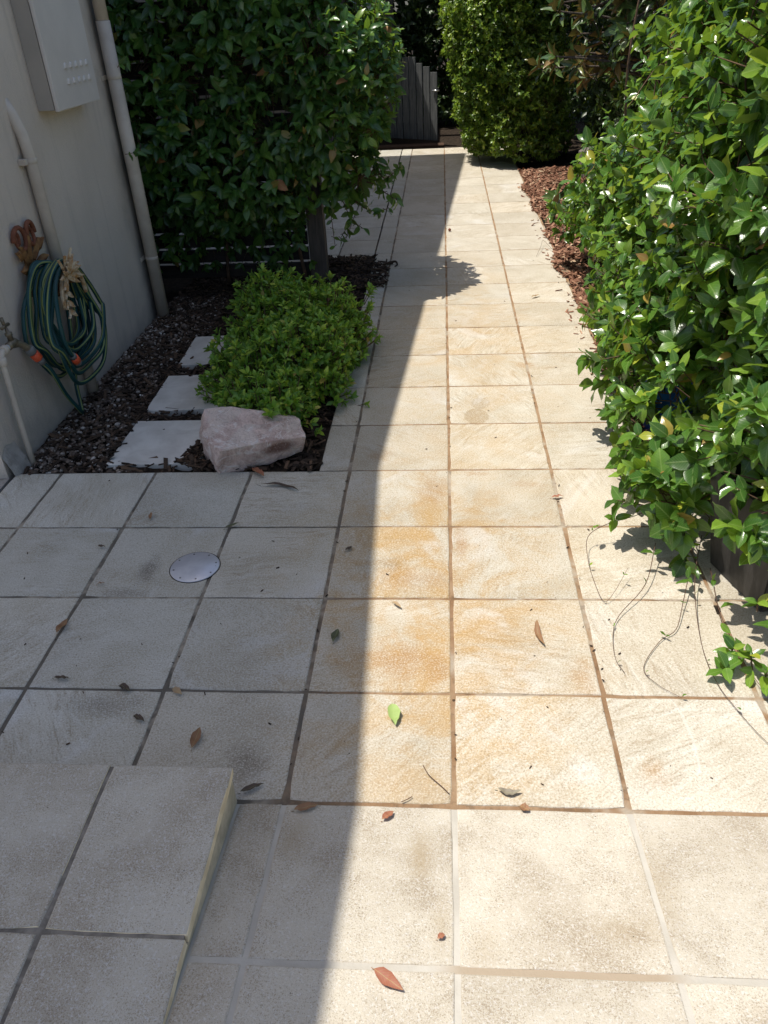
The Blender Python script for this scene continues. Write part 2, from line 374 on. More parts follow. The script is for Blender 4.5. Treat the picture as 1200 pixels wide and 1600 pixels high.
M_TENDRIL = mat_simple('thin_vine', (0.13, 0.075, 0.05), (0.085, 0.05, 0.035), 40, 0.8, 0.2, bump=0.2, obj=False)
M_BARK = mat_simple('tree_bark', (0.12, 0.10, 0.085), (0.055, 0.045, 0.038), 18, 0.9, 0.15, bump=0.9, bd=0.02, stretch=(3, 3, 0.6), obj=False)
M_ROOF = mat_simple('roof_sheet', (0.35, 0.34, 0.33), (0.30, 0.29, 0.28), 3, 0.5, 0.4, bump=0.05)
M_SOFFIT = mat_simple('white_soffit', (0.65, 0.64, 0.62), (0.58, 0.57, 0.55), 3, 0.6, 0.3, bump=0.05)
M_SLEEPER = mat_simple('timber_sleeper', (0.10, 0.06, 0.04), (0.055, 0.034, 0.024), 12, 0.9, 0.15, bump=0.7, bd=0.008, stretch=(1, 6, 6))
M_EDGE = mat_simple('step_edge', (0.92, 0.78, 0.53), (0.72, 0.58, 0.36), 22, 0.8, 0.2, bump=0.5, bd=0.004, obj=False)

# ------------------------------------------------------------------ ground and paving
RY = -1.55; RK = 0.075 / 0.402          # ramp foot and its slope
def plane(bm, x0, x1, y0, y1, z0, z1=None):
    z1 = z0 if z1 is None else z1
    v = [bm.verts.new(c) for c in ((x0, y0, z0), (x1, y0, z0), (x1, y1, z1), (x0, y1, z1))]
    bm.faces.new(v)
bm = bmesh.new(); plane(bm, -150, 150, -150, 150, -0.045)
tag(bm_obj('ground', bm, M_SOIL), kind='structure')

def tile_mesh(wx, wy, seed, th=0.03, n=7):
    r = random.Random(seed); per = []
    jit = lambda: r.uniform(-0.0012, 0.0012)
    for a, b in (((-1, -1), (1, -1)), ((1, -1), (1, 1)), ((1, 1), (-1, 1)), ((-1, 1), (-1, -1))):
        for k in range(n):
            t = k / n; q = Vector(((a[0] + (b[0] - a[0]) * t) * wx / 2, (a[1] + (b[1] - a[1]) * t) * wy / 2, 0))
            if k == 0: q *= 1 - r.choice((0, 0, 0.004, 0.012, 0.022)) * 0.4 / max(wx, wy)      # worn and chipped corners
            elif r.random() < 0.10: q *= 1 - r.uniform(0.003, 0.009)
            per.append(q)
    bm = bmesh.new(); R = []
    for inset, z in ((0, -th), (0, -0.004), (0.0013, -0.0012), (0.0042, 0)):
        ring = []
        for p in per:
            q = Vector((p.x * (1 - 2 * inset / wx) + jit() * (inset < 0.004), p.y * (1 - 2 * inset / wy) + jit() * (inset < 0.004), z)); ring.append(bm.verts.new(q))
        R.append(ring)
    m = len(per)
    for a, b in zip(R[:-1], R[1:]):
        for k in range(m): bm.faces.new((a[k], a[(k + 1) % m], b[(k + 1) % m], b[k]))
    bm.faces.new(R[-1])
    me = bpy.data.meshes.new('tile'); bm.normal_update(); bm.to_mesh(me); bm.free()
    return me

GX, GY = 0.0102, 0.0070
FULL = [tile_mesh(0.4 - GX, 0.4 - GY, i) for i in range(9)]
for me in FULL: me.materials.append(M_TILE)
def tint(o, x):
    """paver tint: cool, pale sky light painted in by the house, sun warmth mid-path"""
    warm = 0.85 if x > -0.41 else (0.45 if x > -0.9 else 0.15)  # shade coolness and sun warmth put into the paver colour
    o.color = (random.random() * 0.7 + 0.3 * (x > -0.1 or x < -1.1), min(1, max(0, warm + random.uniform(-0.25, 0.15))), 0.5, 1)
def tile(parent, x0, x1, y0, y1, mat=M_TILE, z=0.0, tilt=0.0, gx=GX, gy=GY, pool=None, jitter=0.0012):
    full = abs(x1 - x0 - 0.4) < 1e-3 and abs(y1 - y0 - 0.4) < 1e-3
    if full and pool: me = random.choice(pool)
    else:
        me = tile_mesh(x1 - x0 - gx, y1 - y0 - gy, random.random()); me.materials.append(mat)
    o = bpy.data.objects.new('tile', me); COL.objects.link(o); o.parent = parent
    o.location = ((x0 + x1) / 2 + random.uniform(-.0008, .0008), (y0 + y1) / 2 + random.uniform(-.0006, .0006), z + random.uniform(-jitter, jitter))
    o.rotation_euler = (tilt + random.uniform(-.0016, .0016), random.uniform(-.0016, .0016), random.uniform(-.0015, .0015))
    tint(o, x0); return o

# path: the grout bed with the pavers set into it
XE = -0.528                                 # edge of the garden bed
bm = bmesh.new()
for x0, x1, y0, y1 in ((-1.80, 1.60, RY - 0.0085, 0.0), (XE, 0.80, 0.0, 8.0), (-3.0, XE, 3.05, 8.0), (0.80, 1.60, -1.55, -1.5)):
    if x0 == 0.80: continue
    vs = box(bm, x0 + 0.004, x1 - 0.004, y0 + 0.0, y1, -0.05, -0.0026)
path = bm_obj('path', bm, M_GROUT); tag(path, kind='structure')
xs_front = [-1.80, -1.6, -1.2, -0.8, -0.4, 0, 0.4, 0.8, 1.2, 1.6]
for r0, r1 in ((-0.4, 0), (-0.8, -0.4), (-1.2, -0.8), (RY, -1.2)):
    for a, b in zip(xs_front[:-1], xs_front[1:]):
        tile(path, a, b, r0, r1, pool=FULL)
k = 0
while k < 20:
    y0 = 0.4 * k
    for a, b in ((XE, -0.4), (-0.4, 0), (0, 0.4), (0.4, 0.788)):
        tile(path, a, b, y0, y0 + 0.4, pool=FULL)
    if y0 >= 3.1:
        for a, b in ((-2.8, -2.4), (-2.4, -2.0), (-2.0, -1.6), (-1.6, -1.2), (-1.2, -0.8), (-0.8, XE)): tile(path, a, b, y0, y0 + 0.4, pool=FULL)
    elif y0 > 2.7:
        for a, b in ((-2.8, -2.4), (-2.4, -2.0), (-2.0, -1.6), (-1.6, -1.2), (-1.2, -0.8), (-0.8, XE)): tile(path, a, b, 3.05, 3.2)
    k += 1

# ramp up towards the camera
bm = bmesh.new()
RL = 1.6
zt = lambda y: RK * (RY - y)
pts = [(-0.5148, RY - 0.009), (1.6, RY - 0.009), (1.6, RY - RL), (-0.5148, RY - RL)]
top = [bm.verts.new((x, y, zt(y) - 0.0028)) for x, y in pts]; bot = [bm.verts.new((x, y, -0.05)) for x, y in pts]
bm.faces.new(list(reversed(top))); bm.faces.new(bot)
for i in range(4): bm.faces.new((top[i], top[(i + 1) % 4], bot[(i + 1) % 4], bot[i]))
bmesh.ops.recalc_face_normals(bm, faces=bm.faces)
ramp = bm_obj('ramp', bm, M_WGROUT); tag(ramp, kind='structure')
TA = -math.atan(RK); CL = math.cos(TA)
RFULL = [tile_mesh(0.4 - 0.0105, 0.407 - 0.010, 50 + i) for i in range(6)]
for me in RFULL: me.materials.append(M_RTILE)
for i in range(4):
    y1 = RY - 0.402 * i; y0 = y1 - 0.402; yc = (y0 + y1) / 2
    for a, b in ((-0.513, -0.4), (-0.4, 0), (0, 0.4), (0.4, 0.8), (0.8, 1.2), (1.2, 1.6)):
        if b - a > 0.3: me = random.choice(RFULL)
        else: me = tile_mesh(b - a - 0.0105, 0.407 - 0.010, 60 + i); me.materials.append(M_RTILE)
        o = bpy.data.objects.new('tile', me); COL.objects.link(o); o.parent = ramp
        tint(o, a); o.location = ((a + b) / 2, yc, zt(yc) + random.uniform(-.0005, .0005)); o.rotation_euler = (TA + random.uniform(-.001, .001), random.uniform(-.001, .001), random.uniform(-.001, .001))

# raised step at the left
SX, SY, SZ = -0.512, -1.54, 0.11
bm = bmesh.new()
box(bm, -1.80, SX - 0.012, -3.2, SY - 0.012, -0.05, SZ - 0.026)
box(bm, -6.4, -1.815, -5.9, -0.035, -0.05, -0.006)  # unseen pale slab added to bounce light onto the left pavers
step = bm_obj('step', bm, M_CONC); tag(step, kind='structure')
bm = bmesh.new(); box(bm, -1.80, SX - 0.005, -3.2, SY - 0.004, SZ - 0.0255, SZ - 0.0035)
bm_obj('grout_bed', bm, mat_simple('step_joint', (0.28, 0.25, 0.21), (0.14, 0.125, 0.105), 30, 0.9, 0.1, bump=0.5, obj=False), step)
bm = bmesh.new(); box(bm, SX - 0.0118, SX - 0.003, -3.2, SY - 0.010, -0.03, SZ - 0.0262, 0.002)
bm_obj('riser', bm, mat_simple('step_riser', (0.74, 0.63, 0.44), (0.46, 0.39, 0.27), 14, 0.85, 0.2, bump=0.6, bd=0.005, obj=False), step)
ys_s = [SY, -1.932, -2.33, -2.73, -3.2]
for a, b in zip(ys_s[1:], ys_s[:-1]):
    for x0, x1 in ((-1.80, -1.6), (-1.6, -1.2), (-1.2, -0.8), (-0.8, SX)):
        me = tile_mesh(x1 - x0 - 0.006, b - a - 0.005, random.random(), th=0.024)
        me.materials.append(M_RTILE); me.materials.append(M_EDGE)
        for p in me.polygons:
            if abs(p.normal.z) < 0.35: p.material_index = 1
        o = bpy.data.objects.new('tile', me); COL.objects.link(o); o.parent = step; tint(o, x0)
        o.location = ((x0 + x1) / 2 + (0.003 if x1 == SX else 0), (a + b) / 2 + (0.0025 if b == SY else 0), SZ); o.rotation_euler = (random.uniform(-.0012, .0012), random.uniform(-.0012, .0012), random.uniform(-.001, .001))

# ------------------------------------------------------------------ house on the left
WX, WYE = -1.82, 2.06
house = empty('house', (-3.0, 0, 0))
tag(house, 'grey rendered house whose wall runs along the left of the path', 'house')
# the roof edge drops to a valley at y = 0 and rises along the gable beyond it
EX = -1.72
def ez(xs): return (xs - EX) / SHX
prof = [(-6.0, ez(-0.277 + 0.036 * 6.0)), (0.03, ez(-0.279)), (7.53, ez(-0.279 + 0.0725 * 7.5))]
def roof_z(y):
    for (y0, z0), (y1, z1) in zip(prof[:-1], prof[1:]):
        if y <= y1: return z0 + (z1 - z0) * (y - y0) / (y1 - y0)
def wall_block(x0, x1, ys):
    bm = bmesh.new(); R_ = []
    for y in ys:
        R_.append([bm.verts.new(c) for c in ((x0, y, -0.05), (x1, y, -0.05), (x1, y, roof_z(y) - 0.135), (x0, y, roof_z(y) - 0.135))])
    for p, q in zip(R_[:-1], R_[1:]):
        for k in range(4): bm.faces.new((p[k], p[(k + 1) % 4], q[(k + 1) % 4], q[k]))
    bm.faces.new(R_[0]); bm.faces.new(list(reversed(R_[-1]))); bmesh.ops.recalc_face_normals(bm, faces=bm.faces); return bm
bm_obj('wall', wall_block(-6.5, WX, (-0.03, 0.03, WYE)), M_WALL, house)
for x_, y_ in ((-2.1, -5.7), (-3.3, -5.7), (-3.3, -3.4)):
    bm = bmesh.new(); box(bm, x_ - 0.06, x_ + 0.06, y_ - 0.06, y_ + 0.06, -0.05, roof_z(y_) - 0.14, 0.004); bm_obj('porch_post', bm, M_SOFFIT, house)
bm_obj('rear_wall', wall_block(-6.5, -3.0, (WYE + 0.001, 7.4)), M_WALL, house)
def slab(name, x_in, ends):
    bm = bmesh.new(); a = [bm.verts.new((EX, y, z - 0.13)) for y, z in ends]; b = [bm.verts.new((x_in, y, z - 0.13)) for y, z in ends]
    c = [bm.verts.new((EX, y, z)) for y, z in ends]; d = [bm.verts.new((x_in, y, z)) for y, z in ends]
    bm.faces.new((a[0], a[1], b[1], b[0])); bm.faces.new((c[0], d[0], d[1], c[1])); bm.faces.new((a[0], c[0], c[1], a[1])); bm.faces.new((b[0], b[1], d[1], d[0]))
    for i in (0, 1): bm.faces.new((a[i], b[i], d[i], c[i]))
    bmesh.ops.recalc_face_normals(bm, faces=bm.faces); bm_obj(name, bm, [M_ROOF], house)
slab('roof', -6.8, prof[1:]); slab('unseen_verandah_roof', -3.45, prof[:2])  # verandah roof is unseen, kept shallow to let sky light in from the left
# rough footing at the foot of the wall
bm = bmesh.new()
ry = np.linspace(-0.028, 0.09, 9); rows = []
for y in ry:
    n = 0.016 * math.sin(y * 23) + 0.012 * math.sin(y * 51 + 1)
    rows.append([bm.verts.new(p) for p in ((WX + 0.001, y, 0.10 + n), (WX + 0.012, y, 0.07 + n * 0.7), (WX + 0.030 + n * 0.4, y, 0.03), (WX + 0.045 + n * 0.4, y, -0.04))])
for p, q in zip(rows[:-1], rows[1:]):
    for i in range(3): bm.faces.new((p[i], p[i + 1], q[i + 1], q[i]))
bm.faces.new(rows[-1]); bmesh.ops.recalc_face_normals(bm, faces=bm.faces)
bm_obj('footing', bm, M_CONC, house)

# building added out of sight so its roof edge shades the gate
added_shed = empty('added_outbuilding', (-3.0, 10, 0)); tag(added_shed, 'grey building unseen behind the vine, added to shade the gate', 'building')
bm = bmesh.new(); box(bm, -5.5, -1.35, 8.6, 12.5, -0.05, 2.30); bm_obj('wall', bm, M_WALL, added_shed)
bm = bmesh.new(); zz = (-0.07 + 1.0) / SHX; box(bm, -5.8, -1.0, 8.06, 12.8, zz - 0.14, zz); bm_obj('roof', bm, M_ROOF, added_shed)

# ------------------------------------------------------------------ meter box
mb = empty('meter_box', (WX, 1.32, 1.23)); tag(mb, 'pale grey metal meter box on the house wall with embossed vents', 'meter box')
X0, X1 = WX + 0.001, -1.722
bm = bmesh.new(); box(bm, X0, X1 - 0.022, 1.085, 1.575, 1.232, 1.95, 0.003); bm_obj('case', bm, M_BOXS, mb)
bm = bmesh.new(); box(bm, X1 - 0.0215, X1 - 0.018, 1.095, 1.565, 1.24, 1.94); bm_obj('seal', bm, M_DARK, mb)
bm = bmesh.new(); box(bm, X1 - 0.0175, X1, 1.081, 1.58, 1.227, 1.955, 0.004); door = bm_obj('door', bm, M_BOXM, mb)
for row in range(2):
    for i in range(5):
        y = 1.255 + i * 0.062 ; z = 1.385 - row * 0.062
        bm = bmesh.new(); r = []
        for j in range(9):
            an = math.pi * j / 8
            for rr, xx in ((0.020, 0.0005), (0.017, 0.006), (0.011, 0.0075)):
                r.append(bm.verts.new((X1 + xx, y + rr * math.cos(an) * 0.95, z + rr * math.sin(an) * 1.15)))
        for j in range(8):
            for q in range(2): bm.faces.new((r[3 * j + q], r[3 * j + q + 1], r[3 * j + 4 + q], r[3 * j + 3 + q]))
        bm.faces.new([r[3 * j + 2] for j in range(9)])
        bmesh.ops.recalc_face_normals(bm, faces=bm.faces)
        bm_obj('vent_slot', bm, M_BOXM, door)

# ------------------------------------------------------------------ pipes
cd = empty('conduit', (WX + 0.03, 0.82, 0)); tag(cd, 'painted service pipe behind the hose entering the wall with a slanted top', 'pipe')
bm = bmesh.new(); cx = WX + 0.032
tube(bm, [(cx, 0.83, -0.04), (cx, 0.83, 1.10), (cx - 0.006, 0.83, 1.17), (cx - 0.028, 0.83, 1.25), (cx - 0.060, 0.832, 1.31)], 0.0255, 16); bm_obj('pipe', bm, M_PIPE, cd)
for z in (1.07,):
    bm = bmesh.new(); lathe(bm, [(0.0265, -0.010), (0.0275, -0.008), (0.0275, 0.008), (0.0265, 0.010)], (cx, 0.83, z), (0, 0, 1)); box(bm, WX, cx, 0.775, 0.80, z - 0.012, z + 0.012, 0.002)
    bm_obj('saddle', bm, M_PIPE, cd)
dp = empty('downpipe', (WX + 0.05, 1.95, 0)); tag(dp, 'cream painted downpipe at the house corner beside the vine', 'pipe')
px = WX + 0.052
bm = bmesh.new(); tube(bm, [(px, 1.955, -0.04), (px, 1.952, 1.555)], 0.0365, 20); bm_obj('pipe', bm, M_PIPE, dp)
bm = bmesh.new(); tube(bm, [(px, 1.952, 1.5555), (px, 1.95, 2.6)], 0.0325, 20); bm_obj('upper_pipe', bm, M_PIPE, dp)
for z in (1.30, 0.35):
    bm = bmesh.new(); lathe(bm, [(0.0370, -0.009), (0.0376, -0.008), (0.0376, 0.008), (0.0370, 0.009)], (px, 1.952, z), (0, 0, 1))
    box(bm, WX + 0.0005, WX + 0.006, 1.895, 2.010, z - 0.011, z + 0.011, 0.001); bm_obj('bracket', bm, M_PIPE, dp)

# ------------------------------------------------------------------ tap with riser
tp = empty('garden_tap', (WX + 0.045, 0.12, 0)); tag(tp, 'old brass garden tap on a painted riser with orange hose connector', 'tap')
tx = WX + 0.045
bm = bmesh.new(); tube(bm, catmull([(tx, 0.10, -0.04), (tx, 0.115, 0.3), (tx, 0.125, 0.44)], 3) + [Vector((tx, 0.13, 0.462)), Vector((tx, 0.142, 0.474)), Vector((tx, 0.165, 0.476))], 0.0125, 12); bm_obj('riser', bm, M_PIPE, tp)
bm = bmesh.new(); lathe(bm, [(0.015, 0), (0.0185, 0.003), (0.0185, 0.03), (0.015, 0.033)], (tx, 0.125, 0.425), (0, 0, 1), 14); lathe(bm, [(0.015, 0), (0.0185, 0.003), (0.0185, 0.024), (0.015, 0.027)], (tx, 0.150, 0.476), (0, 1, 0), 14); bm_obj('elbow', bm, M_PIPE, tp)
bm = bmesh.new(); lathe(bm, [(0.0125, 0), (0.0125, 0.012)], (tx, 0.178, 0.476), (0, 1, 0), 14); bm_obj('thread_tape', bm, M_WHITEP, tp)
bm = bmesh.new(); lathe(bm, [(0.012, 0), (0.016, 0.004), (0.016, 0.03), (0.019, 0.04), (0.019, 0.062), (0.014, 0.07)], (tx, 0.190, 0.476), (0, 1, 0), 14)
tube(bm, catmull([(tx, 0.235, 0.470), (tx + 0.012, 0.265, 0.462), (tx + 0.022, 0.285, 0.440), (tx + 0.028, 0.292, 0.425)], 5), [0.015] * 16, 12)
lathe(bm, [(0.012, 0), (0.012, 0.022), (0.015, 0.024), (0.015, 0.036), (0.008, 0.038), (0.006, 0.06)], (tx, 0.232, 0.486), (-0.1, 0, 1), 12); bm_obj('body', bm, M_BRASS, tp)
bm = bmesh.new()
tube(bm, [(tx - 0.008, 0.205, 0.548), (tx - 0.008, 0.232, 0.552), (tx - 0.008, 0.262, 0.548)], [0.007, 0.006, 0.007], 10)
tube(bm, [(tx - 0.008, 0.232, 0.545), (tx - 0.01, 0.226, 0.585)], [0.006, 0.009], 10)
bm_obj('handle', bm, M_BRASS, tp)
cdir = Vector((0.25, 0.42, -0.87)).normalized(); c0 = Vector((tx + 0.026, 0.291, 0.432))
bm = bmesh.new(); lathe(bm, [(0.018, 0), (0.022, 0.004), (0.022, 0.026), (0.017, 0.030)], c0, cdir, 14); bm_obj('connector_collar', bm, M_GREYP, tp)
bm = bmesh.new(); lathe(bm, [(0.017, 0.0), (0.0205, 0.003), (0.0205, 0.034), (0.017, 0.037)], c0 + cdir * 0.031, cdir, 14); bm_obj('connector', bm, M_ORANGE, tp)
bm = bmesh.new(); lathe(bm, [(0.015, 0.0), (0.0175, 0.003), (0.014, 0.026)], c0 + cdir * 0.069, cdir, 14); bm_obj('hose_nut', bm, M_GREYP, tp)
HOSE_START = c0 + cdir * 0.090

# ------------------------------------------------------------------ hose hanger
hh = empty('hose_hanger', (WX, 0.62, 0.7)); tag(hh, 'rusty ornamental cast iron hose hanger on the house wall', 'hose hanger')
def torus_pts(c, ry_, rz_, x, n=22, a0=0, a1=2 * math.pi):
    return [Vector((x, c[0] + ry_ * math.cos(a0 + (a1 - a0) * i / n), c[1] + rz_ * math.sin(a0 + (a1 - a0) * i / n))) for i in range(n + 1)]
bx = WX + 0.014
for cy in (0.575, 0.675):
    bm = bmesh.new(); P = []
    for i in range(40):
        an = 0.0 + i / 39 * 4.0 * math.pi * 0.92; rr = 0.050 - 0.036 * i / 39
        sgn = 1 if cy < 0.62 else -1
        P.append(Vector((bx + 0.010 * math.sin(an * 0.5), cy - sgn * rr * math.cos(an) * 0.95, 0.80 + rr * math.sin(an) * 1.15)))
    tube(bm, P, [0.0105 - 0.004 * i / 39 for i in range(40)], 10); bm_obj('scroll', bm, M_RUSTR, hh)
def leaf_plate(bm, c, ang, L, Wd, x, curl, th=0.006):
    """pointed cast leaf in the wall plane, bowed out towards +x"""
    u = Vector((0, math.cos(ang), math.sin(ang))); v = Vector((0, -math.sin(ang), math.cos(ang))); rows = []
    for i in range(6):
        t = i / 5; wd = Wd * math.sin(math.pi * min(0.96, 0.18 + 0.8 * t)) ** 0.8
        c0_ = Vector((x + curl * t * t + 0.008 * math.sin(t * 3), *c)) + u * (L * t)
        rows.append([bm.verts.new(c0_ - v * wd), bm.verts.new(c0_ + Vector((th, 0, 0))), bm.verts.new(c0_ + v * wd), bm.verts.new(c0_ - Vector((th, 0, 0)))])
    for p, q in zip(rows[:-1], rows[1:]):
        for k in range(4): bm.faces.new((p[k], p[(k + 1) % 4], q[(k + 1) % 4], q[k]))
    bm.faces.new(rows[0]); bm.faces.new(list(reversed(rows[-1])))
bm = bmesh.new()
for i, (cy, cz, an, L) in enumerate(((0.60, 0.70, 2.2, 0.10), (0.65, 0.70, 0.9, 0.10), (0.57, 0.68, 3.0, 0.07), (0.68, 0.68, 0.2, 0.07), (0.60, 0.66, 4.0, 0.09), (0.64, 0.66, 5.3, 0.09), (0.62, 0.66, 4.7, 0.13), (0.56, 0.73, 2.6, 0.07), (0.69, 0.73, 0.6, 0.07), (0.62, 0.70, 1.57, 0.11), (0.585, 0.62, 3.8, 0.07), (0.655, 0.62, 5.6, 0.07))):
    leaf_plate(bm, (cy, cz), an, L, 0.022, bx, 0.015, 0.011)
box(bm, WX + 0.001, bx, 0.585, 0.655, 0.60, 0.76, 0.004)
bmesh.ops.recalc_face_normals(bm, faces=bm.faces); bm_obj('back_plate', bm, M_RUST, hh)
bm = bmesh.new(); rows = []
for i in range(8):
    x = WX + 0.012 + 0.15 * i / 7; sag = -0.012 * math.sin(math.pi * i / 7)
    rows.append([bm.verts.new((x, 0.63 + 0.115 * math.cos(a_), 0.535 + 0.125 * math.sin(a_) + sag)) for a_ in np.linspace(0.35, math.pi - 0.35, 13)])
for p, q in zip(rows[:-1], rows[1:]):
    for k in range(12): bm.faces.new((p[k], p[k + 1], q[k + 1], q[k]))
bmesh.ops.solidify(bm, geom=bm.faces[:], thickness=0.007); bmesh.ops.recalc_face_normals(bm, faces=bm.faces)
bm_obj('saddle', bm, M_RUST, hh)
fx = WX + 0.165
bm = bmesh.new()
for i in range(13):
    an = math.radians(-35 + 250 * i / 12); leaf_plate(bm, (0.60, 0.640), an, 0.085 + 0.03 * ((i * 7) % 3) / 2, 0.013, fx, 0.02 + 0.012 * (i % 2), 0.007)
for i in range(7):
    an = math.radians(20 + 140 * i / 6); leaf_plate(bm, (0.60, 0.650), an, 0.06, 0.011, fx + 0.014, 0.02, 0.006)
for z_, yy in ((0.585, 0.555), (0.545, 0.545), (0.505, 0.545)): leaf_plate(bm, (yy, z_), 3.6, 0.05, 0.013, fx, 0.012, 0.007); leaf_plate(bm, (yy, z_), 5.4, 0.045, 0.013, fx, 0.012, 0.007)
bmesh.ops.recalc_face_normals(bm, faces=bm.faces); bm_obj('front_plate', bm, M_RUSTP, hh)
bm = bmesh.new()
tube(bm, [Vector((fx, 0.63 + 0.118 * math.cos(a_), 0.535 + 0.128 * math.sin(a_))) for a_ in np.linspace(-0.1, math.pi + 0.1, 18)], 0.010, 8); bm_obj('rim', bm, M_RUSTP, hh)

# ------------------------------------------------------------------ garden hose
hr = random.Random(3)
P = [HOSE_START, HOSE_START + cdir * 0.06, Vector((WX + 0.10, 0.43, 0.16)), Vector((WX + 0.11, 0.49, 0.055)), Vector((WX + 0.10, 0.53, 0.022)), Vector((WX + 0.085, 0.565, 0.05)), Vector((WX + 0.075, 0.60, 0.16)), Vector((WX + 0.065, 0.70, 0.36)), Vector((WX + 0.06, 0.74, 0.52))]
NL = 13
for i in range(NL):
    lx = WX + 0.035 + 0.115 * ((i * 5) % NL) / NL
    bot = hr.choice((0.155, 0.21, 0.22, 0.25, 0.28, 0.31, 0.33)); hw = 0.20 + 0.10 * hr.random() - 0.05 * (bot > 0.27)
    cy = 0.625 + hr.uniform(-0.02, 0.02); zt_ = 0.668 + 0.014 * (i % 3)
    mid = (bot + 0.52) / 2
    for an_y, z in ((0.0, zt_), (-0.11, zt_ - 0.05), (-hw * 0.80, 0.54), (-hw, mid + 0.04), (-hw * 0.92, bot + 0.13), (-hw * 0.55, bot + 0.025), (0.0, bot), (hw * 0.6, bot + 0.03), (hw * 0.96, bot + 0.14), (hw, mid + 0.04), (hw * 0.78, 0.54), (0.11, zt_ - 0.05)):
        P.append(Vector((lx + hr.uniform(-.012, .012) + (0.02 if z < 0.4 else 0), cy + an_y + hr.uniform(-.008, .008), z + hr.uniform(-.006, .006))))
P += [Vector((WX + 0.155, 0.60, 0.675)), Vector((WX + 0.165, 0.48, 0.63)), Vector((WX + 0.175, 0.415, 0.52)), Vector((WX + 0.175, 0.405, 0.42)), Vector((WX + 0.175, 0.425, 0.36)), Vector((WX + 0.172, 0.445, 0.335))]
bm = bmesh.new(); HP = catmull(P, 7); tube(bm, HP, 0.0098, 10, stripe=(1, 6), stripe_mi=1, twist=0.012)
hose = bm_obj('garden_hose', bm, [M_HOSE, M_STRIPE]); tag(hose, 'coiled teal garden hose with yellow stripe hanging on the wall', 'hose')
ed = (HP[-1] - HP[-3]).normalized()
bm = bmesh.new(); lathe(bm, [(0.013, 0), (0.016, 0.003), (0.016, 0.018), (0.013, 0.02)], HP[-1] - ed * 0.004, ed, 14); bm_obj('end_nut', bm, M_GREYP, hose)
bm = bmesh.new(); lathe(bm, [(0.016, 0), (0.0205, 0.003), (0.0205, 0.036), (0.017, 0.039)], HP[-1] + ed * 0.0165, ed, 14); bm_obj('end_connector', bm, M_ORANGE, hose)
bm = bmesh.new(); lathe(bm, [(0.016, 0), (0.0185, 0.003), (0.0185, 0.016), (0.012, 0.02)], HP[-1] + ed * 0.056, ed, 14); bm_obj('end_collar', bm, M_GREYP, hose)

# ------------------------------------------------------------------ drain cover
dx, dy = -0.864, -0.640
dr = empty('drain_cover', (dx, dy, 0)); tag(dr, 'round pale metal drain cover with screws set in the paving', 'drain cover')
bm = bmesh.new(); lathe(bm, [(0.086, -0.004), (0.0865, 0.0006), (0.0845, 0.0010), (0.0845, -0.002)], (dx, dy, 0), (0, 0, 1), 48); bm_obj('surround', bm, M_DARK, dr)
bm = bmesh.new(); lathe(bm, [(0.083, -0.003), (0.083, 0.0020), (0.0815, 0.0032), (0.0, 0.0036)], (dx, dy, 0), (0, 0, 1), 48); disc = bm_obj('disc', bm, M_DRAIN, dr)
for i in range(8):
    an = 2 * math.pi * i / 8 + 0.3; bm = bmesh.new()
    lathe(bm, [(0.0034, 0), (0.0034, 0.0007), (0.0012, 0.0009)], (dx + 0.071 * math.cos(an), dy + 0.071 * math.sin(an), 0.0034), (0, 0, 1), 8); bm_obj('screw', bm, M_GREYP, disc)

# ------------------------------------------------------------------ garden bed
def grid_sheet(name, x0, x1, y0, y1, z, amp, mat, step_=0.03, seed=0, label=None):
    nx, ny = max(2, int((x1 - x0) / step_)), max(2, int((y1 - y0) / step_))
    r = np.random.default_rng(seed); X, Y = np.meshgrid(np.linspace(x0, x1, nx), np.linspace(y0, y1, ny))
    Z = z + amp * (r.random(X.shape) - 0.5) + amp * 0.8 * np.sin(X * 9 + 1) * np.cos(Y * 7)
    V = np.stack([X.ravel(), Y.ravel(), Z.ravel()], 1)
    i = np.arange(ny - 1)[:, None] * nx + np.arange(nx - 1)[None]; i = i.ravel()
    q = np.stack([i, i + 1, i + nx + 1, i + nx], 1)
    me = np_mesh(name, V, q.ravel(), np.arange(len(q)) * 4, np.full(len(q), 4)); return link(name, me, mat)
tag(grid_sheet('soil_left', WX, XE, 0.0, 3.05, -0.022, 0.012, M_SOIL, seed=1), kind='structure')
tag(grid_sheet('soil_right', 0.79, 4.0, -0.9, 8.5, -0.018, 0.02, M_SOIL, 0.06, seed=2), kind='structure')

